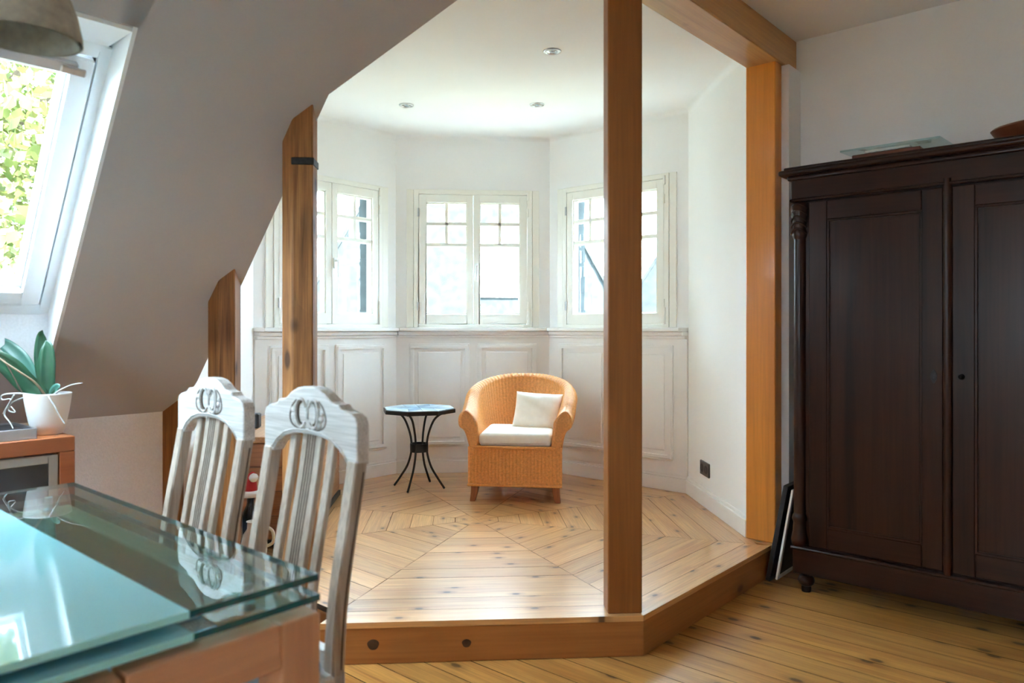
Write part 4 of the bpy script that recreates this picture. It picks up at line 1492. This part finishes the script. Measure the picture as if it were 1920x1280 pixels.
# tray with stones on the sideboard
tr = empty('metal_tray', rw(-3.055, 0.665, SH), RR)
tag(tr, 'shallow grey metal tray on the sideboard left of the orchid', 'tray')
MB().box(-0.12, 0.13, -0.20, 0.19, 0.0, 0.006).box(-0.12, -0.115, -0.20, 0.19, 0.006, 0.036).box(0.125, 0.13, -0.20, 0.19, 0.006, 0.036).box(-0.115, 0.125, -0.20, -0.195, 0.006, 0.036).box(-0.115, 0.125, 0.185, 0.19, 0.006, 0.036).build('tray_body', 'steel', tr, bevel=0.001)
MB().box(-0.11, 0.12, -0.19, 0.18, 0.0065, 0.030).build('dark_gravel', 'black', tr, bevel=0.006)
for (x, y, s) in ((0.02, -0.04, 1.0), (-0.04, 0.03, 0.8), (-0.05, -0.11, 0.9)):
    MB().lathe([(0.0, 0.0), (0.022 * s, 0.004), (0.028 * s, 0.014), (0.018 * s, 0.026), (0.0, 0.03)], 12, cap=False).build('pebble', 'straw' if s == 1.0 else 'stoneware', tr, (x, y, 0.0305), smooth=True)

# ------------------------------------------------------------------ potted orchid
oq = empty('potted_orchid', rw(-3.03, 0.92, SH), math.radians(-3.76))
tag(oq, 'orchid with broad leaves and stray aerial roots in a white pot', 'plant')
MB().lathe([(0.043, 0.0), (0.049, 0.004), (0.060, 0.045), (0.068, 0.085), (0.073, 0.120), (0.0752, 0.140), (0.0765, 0.146), (0.0735, 0.147), (0.069, 0.135), (0.066, 0.120)], 36, cap=False).add([(0, 0, 0.0)], []).build('pot', 'pot', oq, smooth=True)
MB().lathe([(0.043, 0.0), (0.0, 0.0005)], 36, cap=False).build('pot_base', 'pot', oq)
MB().lathe([(0.067, 0.128), (0.045, 0.138), (0.0, 0.142)], 24, cap=False).build('bark_substrate', 'bark', oq, smooth=True)


def leaf(path, width, mat, fold=0.35, name='leaf'):
    pts = catmull(path, 7)
    k = len(pts)
    vs, fs = [], []
    for i, p in enumerate(pts):
        p = Vector(p)
        t = i / (k - 1)
        tan = (Vector(pts[min(i + 1, k - 1)]) - Vector(pts[max(i - 1, 0)])).normalized()
        w = width * (math.sin(PI * (0.12 + 0.88 * t) ** 0.85)) ** 0.7 if t < 0.999 else 0.001
        side = tan.cross(Vector((0.15, -1, 0.25)))
        side = side.normalized() if side.length > 0.05 else Vector((1, 0, 0))
        nrm = side.cross(tan).normalized()
        for a in (-1, -0.5, 0, 0.5, 1):
            vs.append(p + side * (a * w) + nrm * (-fold * w * (1 - abs(a)) + 0.0))
        for a in (1, 0.5, 0, -0.5, -1):
            vs.append(p + side * (a * w) + nrm * (-fold * w * (1 - abs(a)) - 0.0035 * (1 - a * a * 0.9)))
    m = 10
    for i in range(k - 1):
        fs += [(i * m + j, i * m + (j + 1) % m, (i + 1) * m + (j + 1) % m, (i + 1) * m + j) for j in range(m)]
    fs += [tuple(range(m - 1, -1, -1)), tuple(range((k - 1) * m, k * m))]
    return MB().add(vs, fs).build(name, mat, oq, smooth=True)


leaf([(0.0, 0.0, 0.135), (-0.020, 0.012, 0.20), (-0.036, 0.02, 0.28), (-0.035, 0.018, 0.345), (-0.024, 0.005, 0.372)], 0.026, 'leafm')
leaf([(0.006, -0.004, 0.135), (0.002, -0.012, 0.19), (0.006, -0.016, 0.26), (0.004, -0.010, 0.31), (-0.006, 0.0, 0.336)], 0.031, 'leafm')
leaf([(-0.010, -0.01, 0.138), (-0.06, -0.03, 0.185), (-0.105, -0.05, 0.245), (-0.165, -0.065, 0.285), (-0.23, -0.06, 0.285)], 0.036, 'leafm', 0.5)
leaf([(-0.012, 0.008, 0.138), (-0.075, 0.02, 0.20), (-0.12, 0.03, 0.27), (-0.19, 0.04, 0.325), (-0.25, 0.04, 0.33)], 0.030, 'leafpale', 0.3)
leaf([(0.012, 0.0, 0.138), (0.025, -0.006, 0.155), (0.042, -0.012, 0.170), (0.052, -0.015, 0.168)], 0.016, 'leafpale', 0.3)
MB().tube(catmull([(0.0, -0.01, 0.135), (-0.018, -0.04, 0.185), (-0.06, -0.06, 0.225), (-0.12, -0.07, 0.27), (-0.16, -0.07, 0.31)], 6), lambda t: 0.0045 - 0.002 * t, 7).build('flower_stem', 'stem', oq, smooth=True)
MB().tube([(-0.06, -0.04, 0.14), (-0.11, -0.045, 0.24), (-0.175, -0.04, 0.34)], 0.0025, 6).build('support_stick', 'groove', oq)
for path in ([(0.02, 0.0, 0.14), (0.05, -0.02, 0.155), (0.075, -0.02, 0.168), (0.10, -0.02, 0.178), (0.137, -0.02, 0.184)],
             [(0.03, -0.03, 0.142), (0.05, -0.075, 0.14), (0.075, -0.08, 0.105), (0.09, -0.08, 0.075), (0.11, -0.08, 0.045)],
             [(-0.02, -0.03, 0.14), (-0.07, -0.06, 0.15), (-0.12, -0.06, 0.145), (-0.122, -0.06, 0.128), (-0.09, -0.065, 0.13), (-0.105, -0.065, 0.10), (-0.118, -0.065, 0.078)],
             [(-0.03, -0.02, 0.14), (-0.08, -0.05, 0.148), (-0.095, -0.06, 0.115), (-0.10, -0.06, 0.09), (-0.07, -0.07, 0.085), (-0.085, -0.07, 0.105)],
             [(-0.04, -0.03, 0.14), (-0.09, -0.05, 0.12), (-0.115, -0.06, 0.08), (-0.09, -0.07, 0.05), (-0.07, -0.075, 0.02)]):
    MB().tube(catmull(path, 5), lambda t: 0.0034 - 0.0016 * t, 6).build('aerial_root', 'root', oq, smooth=True)

# ------------------------------------------------------------------ pendant lamps
def pendant(loc, prof, mat, label, ztop):
    r = empty('pendant_lamp', loc)
    tag(r, label, 'lamp', 'pendant lamps')
    outer = [(a, b) for a, b in prof]
    innr = [(max(a - 0.008, 0.004), b - 0.004) for a, b in reversed(prof)]
    innr[-1] = (prof[0][0] - 0.008, prof[0][1])
    MB().lathe(outer + innr, 40, cap=False).build('lamp_shade', mat, r, smooth='auto')
    zt = prof[-1][1]
    MB().tube([(0, 0, zt - 0.004), (0, 0, ztop - loc[2])], 0.003, 6).build('cord', 'black', r)
    MB().lathe([(0.0, zt - 0.12), (0.026, zt - 0.105), (0.032, zt - 0.08), (0.022, zt - 0.05), (0.014, zt - 0.03), (0.014, zt - 0.006)], 16, cap=False).build('bulb', 'pot', r, smooth=True)
    return r


pendant(rw(-1.825, 0.515, 1.815), [(0.104, 0.0), (0.103, 0.02), (0.094, 0.06), (0.080, 0.10), (0.062, 0.14), (0.040, 0.172), (0.016, 0.186)], 'shade',
        'grey bell-shaped felt pendant lamp in front of the roof window', zs(-1.825))
pendant(rw(-1.625, 0.325, 1.60), [(0.075, 0.0), (0.074, 0.015), (0.066, 0.06), (0.052, 0.10), (0.03, 0.13), (0.012, 0.14)], 'shade2',
        'small brown pendant lamp whose rim just enters at the left edge', ROOMC)

# ------------------------------------------------------------------ wooden chest and the things around it
cs = empty('blanket_chest', (-1.010, 4.18, PZ))
tag(cs, 'pine plank blanket chest along the left bay wall', 'chest')
X0, X1, Y0, Y1 = -0.155, 0.240, -0.57, 0.54
MB().box(X0 + 0.02, X1 - 0.02, Y0 + 0.02, Y1 - 0.02, 0.045, 0.50).build('chest_core', 'gap', cs)
nz = 4
ph = (0.505 - 0.045) / nz
for k in range(nz):
    z0 = 0.045 + k * ph
    for (y0, y1) in ((Y0, Y0 + 0.02), (Y1 - 0.02, Y1)):
        MB().box(X0, X1, y0, y1, z0 + 0.001, z0 + ph - 0.001).build('end_plank', 'chest', cs, bevel=0.004)
nz = 3
ph = (0.505 - 0.045) / nz
for k in range(nz):
    z0 = 0.045 + k * ph
    for (x0, x1) in ((X0, X0 + 0.02), (X1 - 0.02, X1)):
        MB().box(x0, x1, Y0 + 0.0205, Y1 - 0.0205, z0 + 0.001, z0 + ph - 0.001).build('side_plank', 'chesty', cs, bevel=0.003)
for k in range(3):
    xa = X0 - 0.012 + k * (X1 - X0 + 0.024) / 3
    MB().box(xa + 0.0005, xa + (X1 - X0 + 0.024) / 3 - 0.0005, Y0 - 0.012, Y1 + 0.012, 0.506, 0.536).build('lid_plank', 'chesty', cs, bevel=0.003)
MB().box(X0 + 0.02, X1 + 0.008, Y0 + 0.0, Y1, 0.012, 0.043).build('base_skid', 'rust', cs, bevel=0.003)
for xx in (X0 + 0.06, X1 - 0.06):
    for yy in (Y0 + 0.06, Y1 - 0.06):
        MB().box(xx - 0.025, xx + 0.025, yy - 0.025, yy + 0.025, 0, 0.012).build('foot', 'gap', cs)
MB().tube([(0.10, Y0, 0.33), (0.10, Y0 - 0.01, 0.33), (0.10, Y0 - 0.03, 0.33)], lambda t: 0.010 + 0.014 * t, 14).build('knob', 'iron', cs, smooth='auto')

rd = empty('table_clock', (-1.10, 3.93, PZ + 0.5365))
tag(rd, 'small black box-shaped clock on the lid of the chest', 'clock')
MB().box(-0.055, 0.055, -0.03, 0.03, 0.0, 0.075).build('clock_case', 'black', rd, bevel=0.006)
MB().box(-0.044, 0.044, -0.032, -0.03, 0.012, 0.064).build('clock_display', 'greyglass', rd)

bt = empty('hatted_bottle', (-0.965, 3.47, PZ + 0.0005))
tag(bt, 'dark bottle wearing a red felt hat with white pompom', 'bottle')
MB().lathe([(0.036, 0.0), (0.038, 0.004), (0.038, 0.19), (0.034, 0.215), (0.018, 0.245), (0.015, 0.26), (0.015, 0.32)], 22).build('bottle_body', 'bottle', bt, smooth='auto')
hat = MB().tube([(0, 0, 0.30), (0.0, 0, 0.345), (0.006, -0.004, 0.375), (0.016, -0.012, 0.388)], lambda t: 0.034 - 0.020 * t, 16).build('felt_hat', 'red', bt, smooth='auto')
MB().lathe([(0.034, 0.283), (0.042, 0.287), (0.044, 0.298), (0.041, 0.309), (0.034, 0.312)], 18).build('hat_trim', 'fluff', bt, smooth=True)
MB().lathe([(0.0, -0.021), (0.012, -0.017), (0.020, -0.006), (0.021, 0.003), (0.015, 0.015), (0.0, 0.021)], 14, cap=False).build('pompom', 'fluff', bt, (0.018, -0.016, 0.372), smooth=True)
jr = empty('glass_carafe', (-1.025, 3.40, PZ + 0.0005))
tag(jr, 'clear glass carafe with straw-wrapped neck and black stopper', 'carafe')
MB().lathe([(0.040, 0.0), (0.044, 0.006), (0.050, 0.10), (0.047, 0.20), (0.040, 0.235), (0.026, 0.262)], 22).build('carafe_body', 'jar', jr, smooth='auto')
MB().lathe([(0.027, 0.262), (0.028, 0.27), (0.026, 0.325), (0.024, 0.330)], 18).build('straw_neck', 'straw', jr, smooth='auto')
MB().lathe([(0.022, 0.3305), (0.022, 0.350), (0.018, 0.354)], 16).build('stopper', 'black', jr, smooth='auto')
vj = empty('stoneware_jug', (-0.915, 3.345, PZ + 0.0005))
tag(vj, 'cream stoneware jug on the platform in front of the chest', 'jug')
MB().lathe([(0.034, 0.0), (0.040, 0.006), (0.054, 0.06), (0.056, 0.10), (0.046, 0.145), (0.030, 0.170), (0.028, 0.195), (0.033, 0.203)], 22).build('jug_body', 'stoneware', vj, smooth='auto')
MB().tube(catmull([(0.05, 0, 0.09), (0.082, 0, 0.11), (0.078, 0, 0.16), (0.033, 0, 0.185)], 5), 0.007, 7).build('jug_handle', 'stoneware', vj, smooth=True)

# ------------------------------------------------------------------ outside
GZ = -7.0
o = MB().box(-60, 60, -60, 90, GZ - 0.3, GZ).build('garden_ground', 'lawn')
struct(o, 'green gardens and ground below the house', 'ground')
# body of this house below the attic so that no ground light leaks in from below
o = MB().box(-3.45, 2.3, -2.9, 3.9, GZ, -0.22).build('wall_house', 'render', rot=RR)
struct(o, 'rendered body of this house below the attic floor', 'wall')


def house(name, loc, rot, w, d, h, rh, wallm, roofm, label, wins):
    r = empty(name, loc, rot)
    tag(r, label, 'house', 'neighbouring houses')
    MB().box(-w / 2, w / 2, -d / 2, d / 2, 0, h).build('house_wall', wallm, r)
    e = 0.06
    # gable roof, ridge along y (gable faces the viewer)
    rf = MB()
    for s in (-1, 1):
        n_ = 9
        for k in range(n_):
            t0, t1 = k / n_, (k + 1) / n_
            a = (s * (w / 2 + e) * (1 - t0), h - 0.25 + (rh + 0.25) * t0)
            b = (s * (w / 2 + e) * (1 - t1), h - 0.25 + (rh + 0.25) * t1 + 0.0)
            q = MB()
            th = 0.07
            pts = [(a[0], a[1] + th * 1.4), (b[0], b[1] + th * 0.6), (b[0], b[1] - 0.05), (a[0], a[1] - 0.05)]
            q.slab_xz(pts, -d / 2 - e, d / 2 + e)
            q.build('roof_course', roofm, r)
    gp = MB().slab_xz([(-w / 2, h), (w / 2, h), (0, h + rh)], -d / 2, d / 2)
    gp.build('gable', 'slate' if wallm == 'render' else wallm, r)
    for (x, z, ww, hh) in wins:
        wf = MB().box(x - ww / 2 - 0.06, x + ww / 2 + 0.06, -d / 2 - 0.05, -d / 2, z - 0.06, z + hh + 0.06).build('window', 'sashwhite', r)
        MB().box(x - ww / 2, x - 0.03, -d / 2 - 0.06, -d / 2 - 0.05, z, z + hh).build('pane', 'greyglass', wf)
        MB().box(x + 0.03, x + ww / 2, -d / 2 - 0.06, -d / 2 - 0.05, z, z + hh).build('pane', 'greyglass', wf)
    MB().box(w * 0.22, w * 0.22 + 0.6, 0.2, 0.9, h + rh * 0.4, h + rh + 0.5).build('chimney', 'brickred', r, bevel=0.03)
    return r


house('neighbour_house', (-0.2, 19.5, GZ), 0.06, 7.2, 8, 8.2, 6.2, 'render', 'slate', 'slate-gabled neighbour house seen through the middle window',
      [(-2.0, 1.2, 0.9, 1.5), (1.8, 1.2, 0.9, 1.5), (-2.0, 4.4, 0.9, 1.5), (1.8, 4.4, 0.9, 1.5), (0.75, 8.9, 0.8, 1.3), (-1.3, 8.9, 0.8, 1.3)])
house('neighbour_house', (9.2, 25, GZ), -0.3, 7, 9, 8.6, 5.2, 'render', 'slate', 'broad neighbour house with slate gable seen through the right window',
      [(-1.8, 1.2, 1.0, 1.5), (1.8, 1.2, 1.0, 1.5), (-1.8, 5.0, 1.0, 1.4), (1.8, 5.0, 1.0, 1.4), (-0.6, 8.8, 0.8, 1.2)])
house('neighbour_house', (-9.2, 29, GZ), 0.2, 8, 9, 8.4, 4.6, 'render', 'brickred', 'red-roofed neighbour house far off behind the left window',
      [(-1.8, 1.2, 1.0, 1.5), (1.8, 1.2, 1.0, 1.5), (0.6, 8.6, 0.8, 1.2)])


def tree(loc, r, zc, rz, n, size, mat, label, name='leafy_tree', cone=False, seed=1):
    rnd = np.random.RandomState(seed)
    root = empty(name, loc)
    tag(root, label, 'tree', 'garden trees')
    if cone:
        t = rnd.rand(n) ** 0.6
        rad = r * t * (0.4 + 0.6 * rnd.rand(n))
        th = rnd.rand(n) * 2 * PI
        c = np.stack([rad * np.cos(th), rad * np.sin(th), zc + rz - 2 * rz * t], 1)
    else:
        d = rnd.normal(size=(n, 3))
        d /= np.linalg.norm(d, axis=1, keepdims=True)
        lump = 1 + 0.22 * np.sin(d[:, :1] * 7 + seed) * np.sin(d[:, 1:2] * 6) + 0.15 * np.sin(d[:, 2:] * 9)
        c = d * (rnd.rand(n, 1) ** 0.4) * lump * np.array([[r, r, rz]]) + np.array([[0, 0, zc]])
    a = rnd.normal(size=(n, 3))
    a /= np.linalg.norm(a, axis=1, keepdims=True)
    b = np.cross(a, rnd.normal(size=(n, 3)))
    b /= np.linalg.norm(b, axis=1, keepdims=True)
    s = size * (0.6 + 0.8 * rnd.rand(n, 1))
    V = np.stack([c - a * s, c + b * s * 0.62 - a * s * 0.1, c + a * s, c - b * s * 0.62 - a * s * 0.1], 1).reshape(-1, 3)
    F = np.arange(n * 4).reshape(-1, 4)
    fo = np_mesh('foliage', V, F, mat, root, smooth=False)
    fo['kind'] = 'stuff'
    MB().tube([(0, 0, 0), (0.05, 0, zc * 0.5), (0, 0.05, zc)], lambda t: 0.22 - 0.12 * t, 10).build('trunk', 'trunk', root, smooth='auto')
    for k in range(6):
        an = k * 1.05 + seed
        MB().tube([(0, 0, zc - rz * 0.5), (r * 0.3 * math.cos(an), r * 0.3 * math.sin(an), zc), (r * 0.65 * math.cos(an), r * 0.65 * math.sin(an), zc + rz * 0.35)], lambda t: 0.08 - 0.06 * t, 6).build('branch', 'trunk', root, smooth='auto')
    return root


tree((-5.6, 7.8, GZ), 3.4, 10.4, 4.2, 42000, 0.062, 'leaves', 'leafy maple tree filling the roof window above the orchid', seed=3)
tree((2.3, 12.0, GZ), 1.8, 6.0, 1.7, 3500, 0.13, 'leaves', 'low bushy tree with yellowish leaves below the middle window', seed=5)
tree((5.4, 15.5, GZ), 1.5, 5.6, 4.6, 5000, 0.16, 'needles', 'pointed conifer outside the right window', name='conifer_tree', cone=True, seed=8)
tree((-8.5, 16, GZ), 2.6, 5.0, 2.4, 4000, 0.16, 'leaves', 'round leafy tree outside the left window', seed=11)
